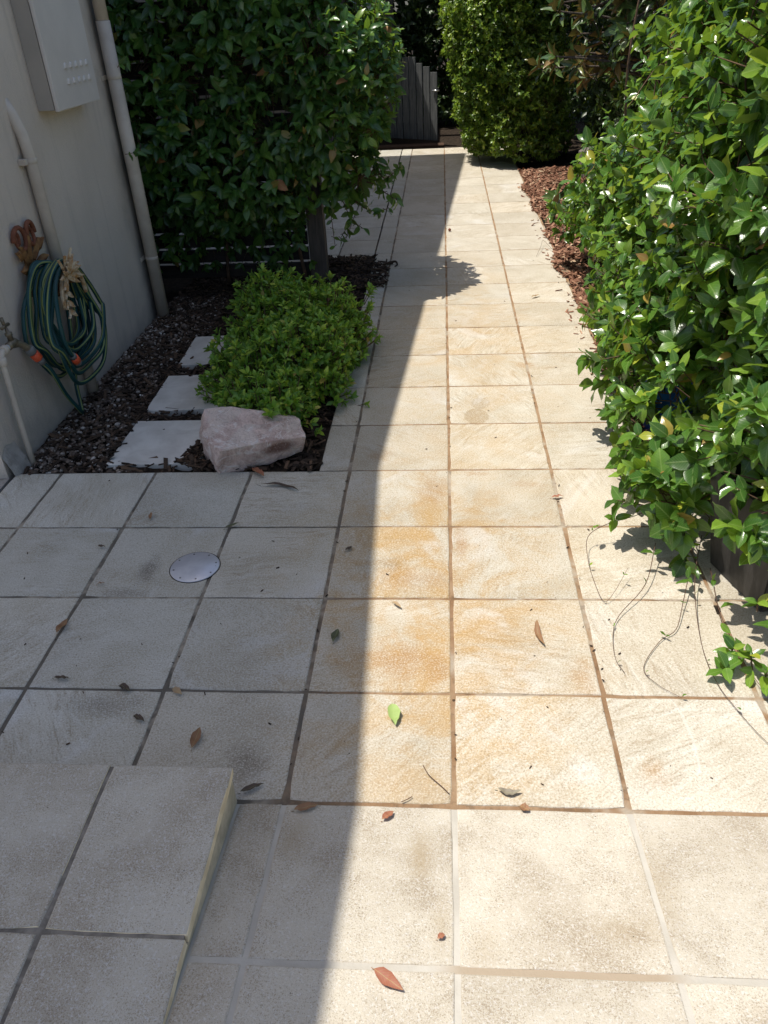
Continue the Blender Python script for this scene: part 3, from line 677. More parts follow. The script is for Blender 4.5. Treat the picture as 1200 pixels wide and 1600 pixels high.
def scatter(name, P, scale, mat, kind='pebble', seed=0, flat=0.5, parent=None):
    """joined mesh of small stones or wood chips"""
    r = np.random.default_rng(seed); n = len(P)
    if kind == 'pebble':
        b = bmesh.new(); bmesh.ops.create_icosphere(b, subdivisions=1, radius=1.0)
        T = np.array([v.co[:] for v in b.verts]); F = np.array([[v.index for v in f.verts] for f in b.faces]); b.free()
    else:
        T = np.array([[-1, -.8, -1], [1, -1, -1], [1.1, .7, -1], [-.9, 1, -1], [-1, -.7, 1], [.9, -.9, 1], [1, .8, 1], [-1.1, .9, 1]], float)
        F = np.array([[3, 2, 1], [3, 1, 0], [4, 5, 6], [4, 6, 7], [0, 1, 5], [0, 5, 4], [1, 2, 6], [1, 6, 5], [2, 3, 7], [2, 7, 6], [3, 0, 4], [3, 4, 7]])
    a = r.random(n) * 2 * np.pi; ca, sa = np.cos(a), np.sin(a)
    tl = (r.random((n, 2)) - 0.5) * (1.0 if kind == 'chip' else 0.6)
    V = T[None] * scale[:, None, :] * (1 + 0.18 * (r.random((n, len(T), 1)) - 0.5))
    V = np.stack([V[..., 0], V[..., 1] - V[..., 2] * tl[:, :1], V[..., 2] + V[..., 1] * tl[:, :1] + V[..., 0] * tl[:, 1:]], -1)
    V = np.stack([V[..., 0] * ca[:, None] - V[..., 1] * sa[:, None], V[..., 0] * sa[:, None] + V[..., 1] * ca[:, None], V[..., 2]], -1) + P[:, None, :]
    FF = (F[None] + (np.arange(n) * len(T))[:, None, None]).reshape(-1, 3)
    me = np_mesh(name, V.reshape(-1, 3), FF.ravel(), np.arange(len(FF)) * 3, np.full(len(FF), 3))
    if kind == 'chip': me.polygons.foreach_set('use_smooth', np.zeros(len(FF), dtype=bool))
    return link(name, me, mat, parent)

M_PEB = mat_random('pebbles', [(0.0, (0.06, 0.044, 0.035)), (0.25, (0.16, 0.115, 0.085)), (0.45, (0.05, 0.036, 0.028)), (0.62, (0.26, 0.205, 0.165)), (0.76, (0.10, 0.062, 0.04)), (0.90, (0.56, 0.50, 0.44)), (0.94, (0.13, 0.08, 0.055)), (1.0, (0.70, 0.66, 0.60))], 0.6, 0.2)
M_CHIPD = mat_random('dark_mulch', [(0.0, (0.022, 0.015, 0.011)), (0.4, (0.045, 0.030, 0.021)), (0.75, (0.075, 0.048, 0.032)), (1.0, (0.13, 0.08, 0.05))], 0.9, 0.4)
M_CHIPR = mat_random('red_mulch', [(0.0, (0.11, 0.05, 0.03)), (0.35, (0.22, 0.105, 0.065)), (0.7, (0.34, 0.18, 0.115)), (0.92, (0.46, 0.28, 0.18)), (1.0, (0.56, 0.42, 0.28))], 0.85, 0.4)
n = 6500; y = rng.random(n) * 2.3; x = WX + 0.01 + (rng.random(n) ** 1.5) * (0.50 - 0.12 * y / 2.3)
m = (x > -1.80)
Pp = np.stack([x, np.abs(y - 0.01) + 0.015, -0.016 + 0.012 * rng.random(n)], 1)[m]
sc = (0.0045 + 0.0085 * rng.random(len(Pp)) ** 2.2)[:, None] * np.stack([1 + 0.4 * rng.random(len(Pp)), np.ones(len(Pp)), 0.55 + 0.2 * rng.random(len(Pp))], 1)
tag(scatter('pebbles', Pp, sc, M_PEB, 'pebble', 3), 'mixed river pebbles along the foot of the house wall', 'pebbles', kind='stuff')
n = 6000; x = WX + 0.05 + rng.random(n) * (XE - WX - 0.06); y = 0.012 + rng.random(n) * 3.02
keep = rng.random(n) < np.where((x < -1.45) & (y < 1.8), 0.62, 1.0)
on = (x > -1.45) & (x < -1.02) & (((y > 0.04) & (y < 0.47)) | ((y > 0.55) & (y < 0.98)) | ((y > 1.1) & (y < 1.53)))
keep &= ~(on & (rng.random(n) < 0.94))
Pm = np.stack([x, y, -0.012 + 0.016 * rng.random(n)], 1)[keep]
spill = np.stack([XE - 0.12 + 0.25 * rng.random(380) ** 1.6, 2.35 + rng.random(380) * 0.62, 0.003 + 0.012 * rng.random(380)], 1)
spill2 = np.stack([-0.9 + 0.38 * rng.random(260), 2.95 + 0.17 * rng.random(260) ** 1.5, 0.003 + 0.01 * rng.random(260)], 1)
edge_y = rng.choice([0.05, 0.465, 0.558, 0.98, 1.105, 1.53], 60); along = -1.45 + 0.5 * rng.random(60)
bank = np.stack([along, edge_y + rng.normal(0, .008, 60), 0.001 + 0.004 * rng.random(60)], 1)
side_ = np.stack([-1.445 + rng.normal(0, .010, 110), 0.05 + 1.5 * rng.random(110), 0.001 + 0.006 * rng.random(110)], 1)
foot = np.stack([-0.80 + 0.28 * np.cos(np.linspace(2.6, 6.6, 420)) + rng.normal(0, .02, 420), 0.12 + 0.17 * np.sin(np.linspace(2.6, 6.6, 420)) + rng.normal(0, .015, 420), 0.002 + 0.020 * rng.random(420)], 1)
foot = foot[(foot[:, 1] > 0.012) & (foot[:, 0] < XE - 0.03)]
Pm = np.concatenate([Pm, spill, spill2, bank, side_, foot])
L_ = 0.010 + 0.026 * rng.random(len(Pm)) ** 1.5
sc = np.stack([L_, L_ * (0.16 + 0.16 * rng.random(len(Pm))), 0.0015 + 0.002 * rng.random(len(Pm))], 1)
tag(scatter('bark_mulch', Pm, sc, M_CHIPD, 'chip', 4), 'dark bark mulch in the shaded garden bed left of the path', 'mulch', kind='stuff')
n = 7500; yy = 0.3 + rng.random(n) * 6.0; edge = 0.80 - 0.05 * np.sin(yy * 5.1) * np.cos(yy * 2.3)
xx = edge + (rng.random(n) ** 1.5) * 0.75 - 0.01
zz_ = np.where(xx < 0.79, 0.003, -0.008) + 0.022 * rng.random(n) + 0.03 * np.clip(xx - 0.8, 0, 0.5)
L_ = 0.010 + 0.028 * rng.random(n) ** 1.5
sc = np.stack([L_, L_ * (0.18 + 0.22 * rng.random(n)), 0.0016 + 0.0024 * rng.random(n)], 1)
stray = np.stack([0.80 - 0.10 * rng.random(160) ** 2, 0.6 + rng.random(160) * 5, np.full(160, 0.004)], 1)
tag(scatter('wood_chip_mulch', np.concatenate([np.stack([xx, yy, zz_], 1), stray]), np.concatenate([sc, sc[:160] * 0.6]), M_CHIPR, 'chip', 5), 'red brown wood chips along the right edge of the path', 'mulch', kind='stuff')
# leaf and bark strands lying over the paving edge by the post
for i, pts in enumerate((((-0.56, 2.86, 0.012), (-0.45, 2.86, 0.016), (-0.40, 2.88, 0.02), (-0.36, 2.90, 0.022), (-0.345, 2.86, 0.012), (-0.36, 2.83, 0.006)), ((-0.56, 2.76, 0.01), (-0.46, 2.74, 0.014), (-0.40, 2.67, 0.006)), ((-0.58, 2.62, 0.01), (-0.45, 2.63, 0.008)), ((-0.57, 2.5, 0.01), (-0.48, 2.46, 0.012), (-0.42, 2.49, 0.006)))):
    bm = bmesh.new(); C_ = catmull(pts, 5); tube(bm, C_, [0.009 * (1 - 0.6 * abs(2 * j / (len(C_) - 1) - 1)) for j in range(len(C_))], 6)
    tag(bm_obj('bark_strip', bm, M_CHIPD), ('dark looped bark strip reaching farthest over the paving edge', 'dark bark strip just in front of the looped one', 'short straight dark bark strip across the paving edge', 'small bent bark strip nearest the green shrub')[i], 'bark strip', 'bark strips on the paving edge')

# stepping pavers
M_STEPP = mat_simple('stepping_paver', (0.68, 0.655, 0.60), (0.52, 0.49, 0.44), 7, 0.75, 0.25, bump=0.3, obj=False)
for i, (y0, y1, lab) in enumerate(((0.06, 0.455, 'pale stepping paver beside the pink rock, nearest the path'), (0.568, 0.97, 'pale stepping paver in the middle of the three in the bed'), (1.115, 1.52, 'farthest pale stepping paver, partly under the green shrub'))):
    me = tile_mesh(0.4, y1 - y0, 80 + i, th=0.045); me.materials.append(M_STEPP)
    o = bpy.data.objects.new('stepping_paver', me); COL.objects.link(o); o.location = (-1.235, (y0 + y1) / 2, 0.007 + 0.003 * i); o.rotation_euler = (0.01, -0.012, (-.02, .015, .03)[i])
    tag(o, lab, 'paver', 'stepping pavers in the bed')

# pink rock
bm = bmesh.new()
for p in ((-0.93, -0.015, -0.01), (-0.83, 0.02, -0.01), (-0.61, 0.125, 0.02), (-0.588, 0.105, 0.10), (-0.635, 0.225, 0.125), (-0.70, 0.32, 0.10), (-0.895, 0.20, 0.195), (-1.02, 0.20, 0.185), (-1.045, 0.16, 0.10), (-0.99, 0.03, 0.155), (-0.905, -0.05, 0.12), (-0.725, 0.04, 0.115), (-1.02, 0.12, -0.01), (-0.95, 0.32, 0.0), (-0.68, 0.30, -0.01), (-0.93, -0.035, 0.06)):
    bm.verts.new(p)
bmesh.ops.convex_hull(bm, input=bm.verts[:])
bmesh.ops.triangulate(bm, faces=bm.faces[:])
for _ in range(5): bmesh.ops.subdivide_edges(bm, edges=bm.edges[:], cuts=1, use_grid_fill=True)
from mathutils import noise as mn
for v in bm.verts:
    n_ = mn.fractal(v.co * 9, 0.8, 2.2, 5); vd = mn.voronoi(v.co * 11)[0]; rdg = 1.6 * (vd[1] - vd[0]) + 0.4 * abs(mn.noise(Vector((v.co.x * 6, v.co.y * 14, v.co.z * 12))))
    v.co += (v.co - Vector((-0.82, 0.13, 0.06))).normalized() * (0.006 * n_ + 0.007 * rdg - 0.003)
t = NT('pink_sandstone'); p_ = t.pos()
n1 = t.noise(p_, 7, 6, 0.65, 1.2)
col = t.mix(t.ramp(n1, 0.35, 0.65), (0.75, 0.585, 0.515), (0.48, 0.34, 0.29))
col = t.mix(t.math('MULTIPLY', t.ramp(t.noise(p_, 3.5, 5, 0.6, 2.0), 0.52, 0.6), 0.6), col, (0.70, 0.61, 0.53))
col = t.mix(t.math('MULTIPLY', t.ramp(t.math('ABSOLUTE', t.math('SUBTRACT', t.noise(p_, 6, 3, 0.5, 1.5), 0.5)), 0.018, 0.0), 0.6), col, (0.82, 0.77, 0.73))
v_ = t.vm('LENGTH', t.vm('MULTIPLY', t.vm('SUBTRACT', p_, (-0.69, 0.06, 0.075)), (11, 9, 28)))
col = t.mix(t.math('MULTIPLY', t.ramp(t.math('ADD', v_, n1), 1.5, 0.9), 0.85), col, (0.13, 0.05, 0.03))
spk = t.noise(p_, 130, 3, 0.8)
col = t.mix(t.math('MULTIPLY', t.ramp(spk, 0.52, 0.70), 0.5), col, (0.27, 0.19, 0.165))
col = t.mix(t.math('MULTIPLY', t.ramp(spk, 0.46, 0.32), 0.4), col, (0.86, 0.78, 0.72))
M_ROCK = t.base(col, 0.85, 0.2, t.math('ADD', n1, t.math('MULTIPLY', t.noise(p_, 55, 5, 0.75), 0.8)), 1.0, 0.014)
rock = bm_obj('rock', bm, M_ROCK, smooth=False); tag(rock, 'angular pinkish sandstone rock at the corner of the garden bed', 'rock')

# ------------------------------------------------------------------ foliage machinery
def leaf_template(bend, fold, peak=0.45):
    """ovate leaf, 1 long and 1 wide, folded along the midrib, edges curling down again"""
    t = np.array([0.07, 0.24, 0.45, 0.67, 0.87]); wd = np.array([0.42, 0.86, 1.0, 0.82, 0.36])
    if peak > 0.5: wd = np.array([0.32, 0.74, 0.98, 0.95, 0.48])
    if peak < 0.4: wd = np.array([0.58, 1.0, 0.96, 0.66, 0.25])
    V = [(0, 0, 0)]; UV = [(0.5, 0)]
    for k, (tt, ww) in enumerate(zip(t, wd)):
        z0 = -bend * tt * tt; wob = 0.035 * math.sin(k * 2.3 + bend * 20)
        V += [(-0.5 * ww, tt, z0 + fold * ww * 0.42 + wob), (0, tt, z0), (0.5 * ww, tt, z0 + fold * ww * 0.42 - wob)]
        UV += [(0.5 - 0.5 * ww, tt), (0.5, tt), (0.5 + 0.5 * ww, tt)]
    V.append((0, 1, -bend * 1.05)); UV.append((0.5, 1))
    F = [(0, 2, 1), (0, 3, 2)]
    for k in range(4):
        a = 1 + 3 * k; F += [(a, a + 1, a + 4, a + 3), (a + 1, a + 2, a + 5, a + 4)]
    F += [(13, 14, 16), (14, 15, 16)]
    return np.array(V, float), F, np.array(UV, float)
TEMPL = [leaf_template(0.10, 0.20), leaf_template(0.34, 0.14), leaf_template(-0.06, 0.30), leaf_template(0.22, 0.08, 0.6), leaf_template(0.05, 0.10, 0.35), leaf_template(0.52, 0.22), leaf_template(0.16, 0.48, 0.55)]
UNIT = {}
def unit_leaf(k, mat):
    key = (k, mat.name)
    if key not in UNIT:
        V, F, UV = TEMPL[k]; loops = np.array([i for f in F for i in f]); tot = np.array([len(f) for f in F])
        me = np_mesh('leaf', V, loops, np.concatenate([[0], np.cumsum(tot)[:-1]]), tot, UV); me.materials.append(mat); UNIT[key] = me
    return UNIT[key]

def norm(a): return a / np.maximum(np.linalg.norm(a, axis=-1, keepdims=True), 1e-9)

def basis(A, N):
    A = norm(A); N = norm(N - (N * A).sum(1, keepdims=True) * A); X = np.cross(A, N); return X, A, N

def leaf_mesh(name, P, A, N, L, Wd, K):
    X, Y, Z = basis(A, N); Vs, Ls, Ts, UVs = [], [], [], []; off = 0
    for k in range(len(TEMPL)):
        m = K == k; c = int(m.sum())
        if not c: continue
        V, F, UV = TEMPL[k]
        v = P[m][:, None] + X[m][:, None] * (V[None, :, :1] * Wd[m][:, None, None]) + (Y[m][:, None] * V[None, :, 1:2] + Z[m][:, None] * V[None, :, 2:3]) * L[m][:, None, None]
        loops = np.array([i for f in F for i in f]); tot = np.array([len(f) for f in F])
        Vs.append(v.reshape(-1, 3)); Ls.append((loops[None] + (np.arange(c) * len(V))[:, None]).ravel() + off); Ts.append(np.tile(tot, c)); UVs.append(np.tile(UV, (c, 1)))
        off += c * len(V)
    T = np.concatenate(Ts)
    return np_mesh(name, np.concatenate(Vs), np.concatenate(Ls), np.concatenate([[0], np.cumsum(T)[:-1]]), T, np.concatenate(UVs))

CP = np.array(CAMPOS); CMn = np.array(CM)
def to_px(P):
    q = (P - CP) @ CMn; z = -q[:, 2]; zz = np.maximum(z, 1e-3)
    return 600 + 1212.9 * q[:, 0] / zz, 800 - 1212.9 * q[:, 1] / zz, z

class Leaves:
    def __init__(s): s.P, s.A, s.N, s.L, s.W, s.K = [], [], [], [], [], []; s.tw = []
    def add(s, P, A, N, L, W, K):
        for a, b in zip((s.P, s.A, s.N, s.L, s.W, s.K), (P, A, N, L, W, K)): a.append(b)
    def get(s): return [np.concatenate(a) for a in (s.P, s.A, s.N, s.L, s.W, s.K)]

def clusters(lv, P, D, r, nl=(4, 7), size=(0.05, 0.08), ratio=(0.42, 0.55), alpha=(0.7, 1.35), droop=0.25, up=0.5, twig=0.10, gap=0.012):
    """leafy shoot tips at P growing along D: leaves set round the shoot in turned pairs"""
    n = len(P); D = norm(D); R = norm(r.normal(size=(n, 3))); U = norm(np.cross(D, R)); V = np.cross(D, U)
    cnt = r.integers(nl[0], nl[1] + 1, n); big = 0.75 + 0.45 * r.random(n)
    for j in range(nl[1]):
        m = cnt > j; c = int(m.sum())
        if not c: continue
        az = (j % 2) * math.pi + (j // 2) * 1.6 + r.normal(0, 0.35, c)
        al = alpha[0] + (alpha[1] - alpha[0]) * (j / nl[1]) + r.normal(0, 0.18, c)
        rad = U[m] * np.cos(az)[:, None] + V[m] * np.sin(az)[:, None]
        A = rad * np.sin(al)[:, None] + D[m] * np.cos(al)[:, None]; A[:, 2] -= droop * r.random(c)
        A = norm(A)
        N = D[m] * 0.8 - rad * 0.15 + r.normal(0, 0.22, (c, 3)); N[:, 2] += up
        sz = (size[0] + (size[1] - size[0]) * r.random(c)) * big[m] * (0.72 + 0.28 * min(1, (j + 1) / 3))
        lv.add(P[m] - D[m] * (gap * (j // 2)), A, N, sz, sz * (ratio[0] + (ratio[1] - ratio[0]) * r.random(c)), r.integers(0, len(TEMPL), c))
    if twig: lv.tw.append((P - D * twig + np.array([0, 0, -0.2]) * twig, P))

def twig_mesh(name, pairs, rad=0.0018):
    A = np.concatenate([a for a, b in pairs]); B = np.concatenate([b for a, b in pairs]); n = len(A)
    t = norm(B - A); u = norm(np.cross(t, np.array([0.3, 0.5, 0.8]))); v = np.cross(t, u)
    ring = [u * math.cos(k * 2.094) + v * math.sin(k * 2.094) for k in range(3)]
    V = np.stack([A + q * rad * 1.5 for q in ring] + [B + q * rad for q in ring], 1).reshape(-1, 3)
    F = np.array([[0, 1, 4, 3], [1, 2, 5, 4], [2, 0, 3, 5]]); FF = (F[None] + (np.arange(n) * 6)[:, None, None]).reshape(-1, 4)
    return np_mesh(name, V, FF.ravel(), np.arange(len(FF)) * 4, np.full(len(FF), 4))

def lobes_surface(lobes, dens, r, depth=(0.0, 0.0), keep=None):
    """points on the outer skin of a union of ellipsoids, with outward direction"""
    C_ = np.array([l[:3] for l in lobes]); Rr = np.array([l[3:6] if len(l) > 5 else (l[3],) * 3 for l in lobes]); Ps, Ns = [], []
    for i in range(len(lobes)):
        area = 4 * math.pi * ((Rr[i][0] * Rr[i][1]) ** 1.6 / 3 + (Rr[i][0] * Rr[i][2]) ** 1.6 / 3 + (Rr[i][1] * Rr[i][2]) ** 1.6 / 3) ** (1 / 1.6)
        n = r.poisson(area * dens)
        d = norm(r.normal(size=(n, 3))); f = 1.0 - (depth[0] + (depth[1] - depth[0]) * r.random(n)) + r.normal(0, 0.05, n)
        p = C_[i] + d * Rr[i] * f[:, None]; ok = np.ones(n, bool)
        for j in range(len(lobes)):
            if j != i: ok &= (((p - C_[j]) / Rr[j]) ** 2).sum(1) > (0.80 - depth[1]) ** 2
        nn = norm(d / Rr[i])
        Ps.append(p[ok]); Ns.append(nn[ok])
    P, N = np.concatenate(Ps), np.concatenate(Ns)
    if keep is not None: k = keep(P); P, N = P[k], N[k]
    return P, N

def finish(root, lv, mat, part='leaf', nobj=300, dead=None, twmat=None, twrad=0.0018, minpx=9.0):
    P, A, N, L, Wd, K = lv.get()
    x, y, z = to_px(P + A * (L * 0.5)[:, None]); px = 1212.9 * L / np.maximum(z, 0.1)
    inside = (z > 0.3) & (x > -10) & (x < 1210) & (y > -10) & (y < 1610) & (px > minpx)
    # the front-most leaf of each small patch of the picture, largest first
    pick = np.zeros(len(P), bool)
    if nobj and inside.any():
        idx = np.where(inside)[0]; cell = (x[idx] // 9).astype(int) * 1000 + (y[idx] // 9).astype(int)
        o = np.lexsort((z[idx], cell)); idx, cell = idx[o], cell[o]
        first = np.concatenate([[True], cell[1:] != cell[:-1]]); idx = idx[first]
        idx = idx[np.argsort(-px[idx])][:nobj]; pick[idx] = True
        X, Y, Z = basis(A[idx], N[idx])
        for j, i in enumerate(idx):
            mt = mat
            if dead is not None and random.random() < 0.012: mt = dead
            o = bpy.data.objects.new(part, unit_leaf(int(K[i]), mt)); COL.objects.link(o); o.parent = root
            M = np.eye(4); M[:3, 0] = X[j] * Wd[i]; M[:3, 1] = Y[j] * L[i]; M[:3, 2] = Z[j] * L[i]; M[:3, 3] = P[i] - np.array(root.location)
            o.matrix_basis = Matrix(M.tolist())
    r_ = ~pick
    me = leaf_mesh('foliage', P[r_], A[r_], N[r_], L[r_], Wd[r_], K[r_])
    o = link('foliage', me, mat, root); o['kind'] = 'stuff'
    if lv.tw:
        o = link('twigs', twig_mesh('twigs', lv.tw, twrad), twmat or M_STEM, root); o['kind'] = 'stuff'

G = lambda *c: c
M_LV_J = mat_leaf('vine_leaf', [(0.0, (0.028, 0.080, 0.015)), (0.35, (0.050, 0.130, 0.020)), (0.65, (0.082, 0.182, 0.025)), (0.86, (0.135, 0.258, 0.033)), (0.955, (0.25, 0.36, 0.035)), (0.985, (0.36, 0.37, 0.04)), (1.0, (0.34, 0.17, 0.06))], (0.11, 0.17, 0.06), 0.24, 0.27)
M_LV_L = mat_leaf('screen_vine_leaf', [(0.0, (0.022, 0.072, 0.018)), (0.4, (0.036, 0.105, 0.023)), (0.75, (0.058, 0.150, 0.028)), (0.93, (0.10, 0.215, 0.034)), (0.985, (0.17, 0.27, 0.035)), (1.0, (0.36, 0.19, 0.08))], (0.09, 0.15, 0.06), 0.30, 0.26)
M_LV_S = mat_leaf('shrub_leaf', [(0.0, (0.070, 0.185, 0.018)), (0.4, (0.125, 0.275, 0.026)), (0.75, (0.20, 0.36, 0.034)), (0.97, (0.37, 0.48, 0.04)), (1.0, (0.38, 0.24, 0.07))], (0.12, 0.20, 0.06), 0.42, 0.30)
M_LV_B = mat_leaf('bush_leaf', [(0.0, (0.055, 0.120, 0.015)), (0.4, (0.115, 0.205, 0.024)), (0.75, (0.185, 0.285, 0.032)), (1.0, (0.32, 0.38, 0.04))], (0.12, 0.18, 0.05), 0.32, 0.32)
M_LV_M = mat_leaf('magnolia_leaf', [(0.0, (0.030, 0.070, 0.018)), (0.5, (0.055, 0.105, 0.024)), (0.85, (0.09, 0.14, 0.03)), (1.0, (0.24, 0.15, 0.06))], (0.23, 0.115, 0.045), 0.28, 0.10, (0.20, 0.14, 0.04))
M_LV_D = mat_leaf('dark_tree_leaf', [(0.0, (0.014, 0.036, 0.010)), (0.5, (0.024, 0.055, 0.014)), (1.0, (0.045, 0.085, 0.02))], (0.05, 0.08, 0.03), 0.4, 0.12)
M_DEAD = mat_leaf('dead_leaf', [(0.0, (0.32, 0.13, 0.06)), (0.5, (0.40, 0.19, 0.08)), (1.0, (0.50, 0.28, 0.13))], (0.36, 0.20, 0.10), 0.6, 0.2, (0.5, 0.2, 0.06))

def stems(root, lines, rad, mat=M_STEM, name='stem'):
    for ln in lines:
        bm = bmesh.new(); C_ = catmull(ln, 5); k_ = len(C_)
        tube(bm, C_, [rad * (1 - 0.6 * i / k_) for i in range(k_)], 7); bm_obj(name, bm, mat, root)

# ------------------------------------------------------------------ timber screen and its vine
scr = empty('timber_screen', (-1.6, 2.62, 0)); tag(scr, 'dark horizontal slat screen under the vine beside the downpipe', 'screen')
for i in range(17):
    z = 0.03 + i * 0.1010
    bm = bmesh.new(); box(bm, -2.75, -0.925, 2.610, 2.628, z, z + 0.085 + 0.003 * math.sin(i * 3.1), 0.002); bm_obj('slat', bm, M_SLAT, scr)
bm = bmesh.new(); box(bm, -0.915, -0.805, 2.575, 2.675, -0.04, 1.85, 0.004); bm_obj('post', bm, M_POST, scr)
bm = bmesh.new(); box(bm, -2.30, -2.21, 2.6285, 2.70, -0.04, 1.85, 0.004); bm_obj('rear_post', bm, M_SLAT, scr)

vine = empty('screen_vine', (-1.0, 2.55, 0)); tag(vine, 'dense dark green climbing vine covering the slat screen on the left', 'climbing vine')
r = np.random.default_rng(21); lob = []
for x in np.arange(-2.45, -0.75, 0.27):
    for z in np.arange(0.72, 1.95, 0.29):
        lob.append((x + r.normal(0, .05), 2.46 + r.normal(0, .05), z + r.normal(0, .05), 0.22 + 0.06 * r.random(), 0.17 + 0.09 * r.random(), 0.22 + 0.06 * r.random()))
# the free end by the path: it bulges forward and steps back as it rises
for c in ((-0.74, 2.48, 0.84, .26, .22, .20), (-0.66, 2.44, 1.00, .29, .28, .22), (-0.59, 2.46, 1.22, .27, .32, .22), (-0.72, 2.42, 1.34, .28, .26, .18), (-0.56, 2.62, 1.32, .27, .42, .22), (-0.64, 2.56, 1.48, .30, .38, .17), (-0.95, 2.50, 1.62, .30, .28, .2), (-0.98, 2.66, 1.76, .28, .32, .2), (-0.52, 2.64, 1.12, .22, .30, .28), (-1.20, 2.50, 0.52, .24, .16, .2), (-1.6, 2.50, 0.60, .3, .18, .2), (-0.54, 2.48, 0.68, .15, .2, .13)): lob.append(c)
lv = Leaves()
P, D = lobes_surface(lob, 100, r); sunny = (P[:, 0] > -0.95) & (P[:, 2] > 0.95)
clusters(lv, P[~sunny], D[~sunny] + np.array([0, -0.15, 0.10]), r, (3, 6), (0.065, 0.105), (0.44, 0.56), droop=0.75, up=0.45, gap=0.02)
clusters(lv, P[sunny], D[sunny] + np.array([-0.2, -0.15, 0.55]), r, (4, 6), (0.06, 0.095), (0.44, 0.56), droop=0.35, up=0.7, gap=0.02)
P, D = lobes_surface(lob, 45, r, (0.2, 0.45)); clusters(lv, P, D, r, (3, 5), (0.06, 0.09), droop=0.6, up=0.35)
# looser shoots low on the slats and hanging by the post
n = 300; P = np.stack([-2.2 + 1.3 * r.random(n), 2.50 + 0.09 * r.random(n), 0.08 + 0.55 * r.random(n) ** 0.55], 1)
clusters(lv, P, np.tile([0.1, -1, -0.3], (n, 1)) + r.normal(0, .4, (n, 3)), r, (2, 5), (0.06, 0.09), droop=0.8)
for ln in (((-0.62, 2.5, 0.62), (-0.60, 2.46, 0.5), (-0.62, 2.44, 0.40), (-0.68, 2.43, 0.31)), ((-0.62, 2.48, 0.58), (-0.53, 2.44, 0.50), (-0.43, 2.42, 0.47), (-0.36, 2.41, 0.49)), ((-0.66, 2.47, 0.55), (-0.60, 2.44, 0.42), (-0.53, 2.42, 0.37)), ((-0.74, 2.47, 0.55), (-0.73, 2.45, 0.42), (-0.72, 2.44, 0.26)), ((-0.45, 2.48, 0.72), (-0.38, 2.44, 0.66), (-0.31, 2.42, 0.70), (-0.27, 2.40, 0.74)), ((-0.42, 2.4, 0.62), (-0.36, 2.36, 0.58), (-0.30, 2.34, 0.55))):
    stems(vine, [ln], 0.0035, M_TENDRIL, 'tendril'); C_ = np.array([v[:] for v in catmull(ln, 3)])[2:]
    clusters(lv, C_, np.tile([0.2, -0.5, -0.6], (len(C_), 1)) + r.normal(0, .5, (len(C_), 3)), r, (1, 3), (0.055, 0.085), droop=0.8, twig=0.02)
# shoots reaching over the downpipe
for ln in (((-1.85, 2.40, 1.30), (-1.80, 2.2, 1.36), (-1.72, 1.98, 1.37), (-1.70, 1.88, 1.36)), ((-1.86, 2.42, 1.05), (-1.78, 2.15, 1.0), (-1.71, 1.97, 0.94), (-1.72, 1.80, 0.945))):
    stems(vine, [ln], 0.0035, M_TENDRIL, 'tendril'); C_ = np.array([v[:] for v in catmull(ln, 2)])[1:]
    clusters(lv, C_, np.tile([0.6, -0.5, 0.0], (len(C_), 1)) + r.normal(0, .4, (len(C_), 3)), r, (1, 3), (0.05, 0.08), droop=0.7, twig=0.02)
finish(vine, lv, M_LV_L, dead=M_DEAD, nobj=300)
stems(vine, [((-0.95, 2.58, -0.03), (-1.0, 2.57, 0.5), (-0.9, 2.52, 1.1), (-0.85, 2.5, 1.7)), ((-1.5, 2.58, -0.03), (-1.45, 2.56, 0.6), (-1.55, 2.5, 1.4)), ((-2.05, 2.58, -0.03), (-2.0, 2.56, 0.6), (-2.1, 2.5, 1.5))], 0.013)

# ------------------------------------------------------------------ low shrub on the left
shrub = empty('low_shrub', (-0.9, 1.1, 0)); tag(shrub, 'bright green rounded shrub behind the pink rock', 'shrub')
r = np.random.default_rng(5)
lob = [(-0.84, 0.58, 0.12, .19, .20, .12), (-0.93, 0.92, 0.13, .19, .22, .14), (-0.70, 0.86, 0.15, .19, .22, .15), (-0.90, 1.30, 0.17, .21, .24, .16), (-0.64, 1.26, 0.18, .21, .26, .15), (-0.90, 1.56, 0.15, .17, .16, .15), (-0.74, 1.54, 0.13, .15, .16, .11), (-0.80, 0.34, 0.11, .18, .11, .09), (-0.58, 0.66, 0.08, .10, .13, .08), (-0.55, 1.16, 0.13, .12, .20, .12), (-1.08, 0.74, 0.07, .09, .11, .07), (-0.78, 1.10, 0.25, .12, .13, .11), (-0.88, 0.80, 0.19, .12, .12, .10), (-0.99, 1.42, 0.25, .11, .12, .11), (-1.02, 1.10, 0.12, .12, .12, .10)]
lv = Leaves()
P, D = lobes_surface(lob, 640, r, keep=lambda p: p[:, 2] > 0.015); P = P + D * r.normal(0.010, 0.042, len(P))[:, None]; P[:, 2] = np.maximum(P[:, 2], 0.02)
clusters(lv, P, D * np.array([1, 1, .8]) + np.array([0, -.1, .55]), r, (5, 8), (0.027, 0.044), (0.42, 0.54), alpha=(0.45, 1.2), droop=0.05, up=0.35, twig=0.06, gap=0.008)
P, D = lobes_surface(lob, 280, r, (0.15, 0.4), keep=lambda p: p[:, 2] > 0.015); clusters(lv, P, D + np.array([0, 0, .5]), r, (4, 7), (0.034, 0.05), alpha=(0.6, 1.2), twig=0.05)
finish(shrub, lv, M_LV_S, nobj=300, minpx=8)
stems(shrub, [((-0.85, 1.1, -0.03), (-0.85, 0.95, 0.1), (-0.82, 0.7, 0.2)), ((-0.85, 1.15, -0.03), (-0.9, 1.4, 0.12), (-0.92, 1.7, 0.28)), ((-0.83, 1.1, -0.03), (-0.7, 1.2, 0.12), (-0.62, 1.35, 0.28))], 0.010)

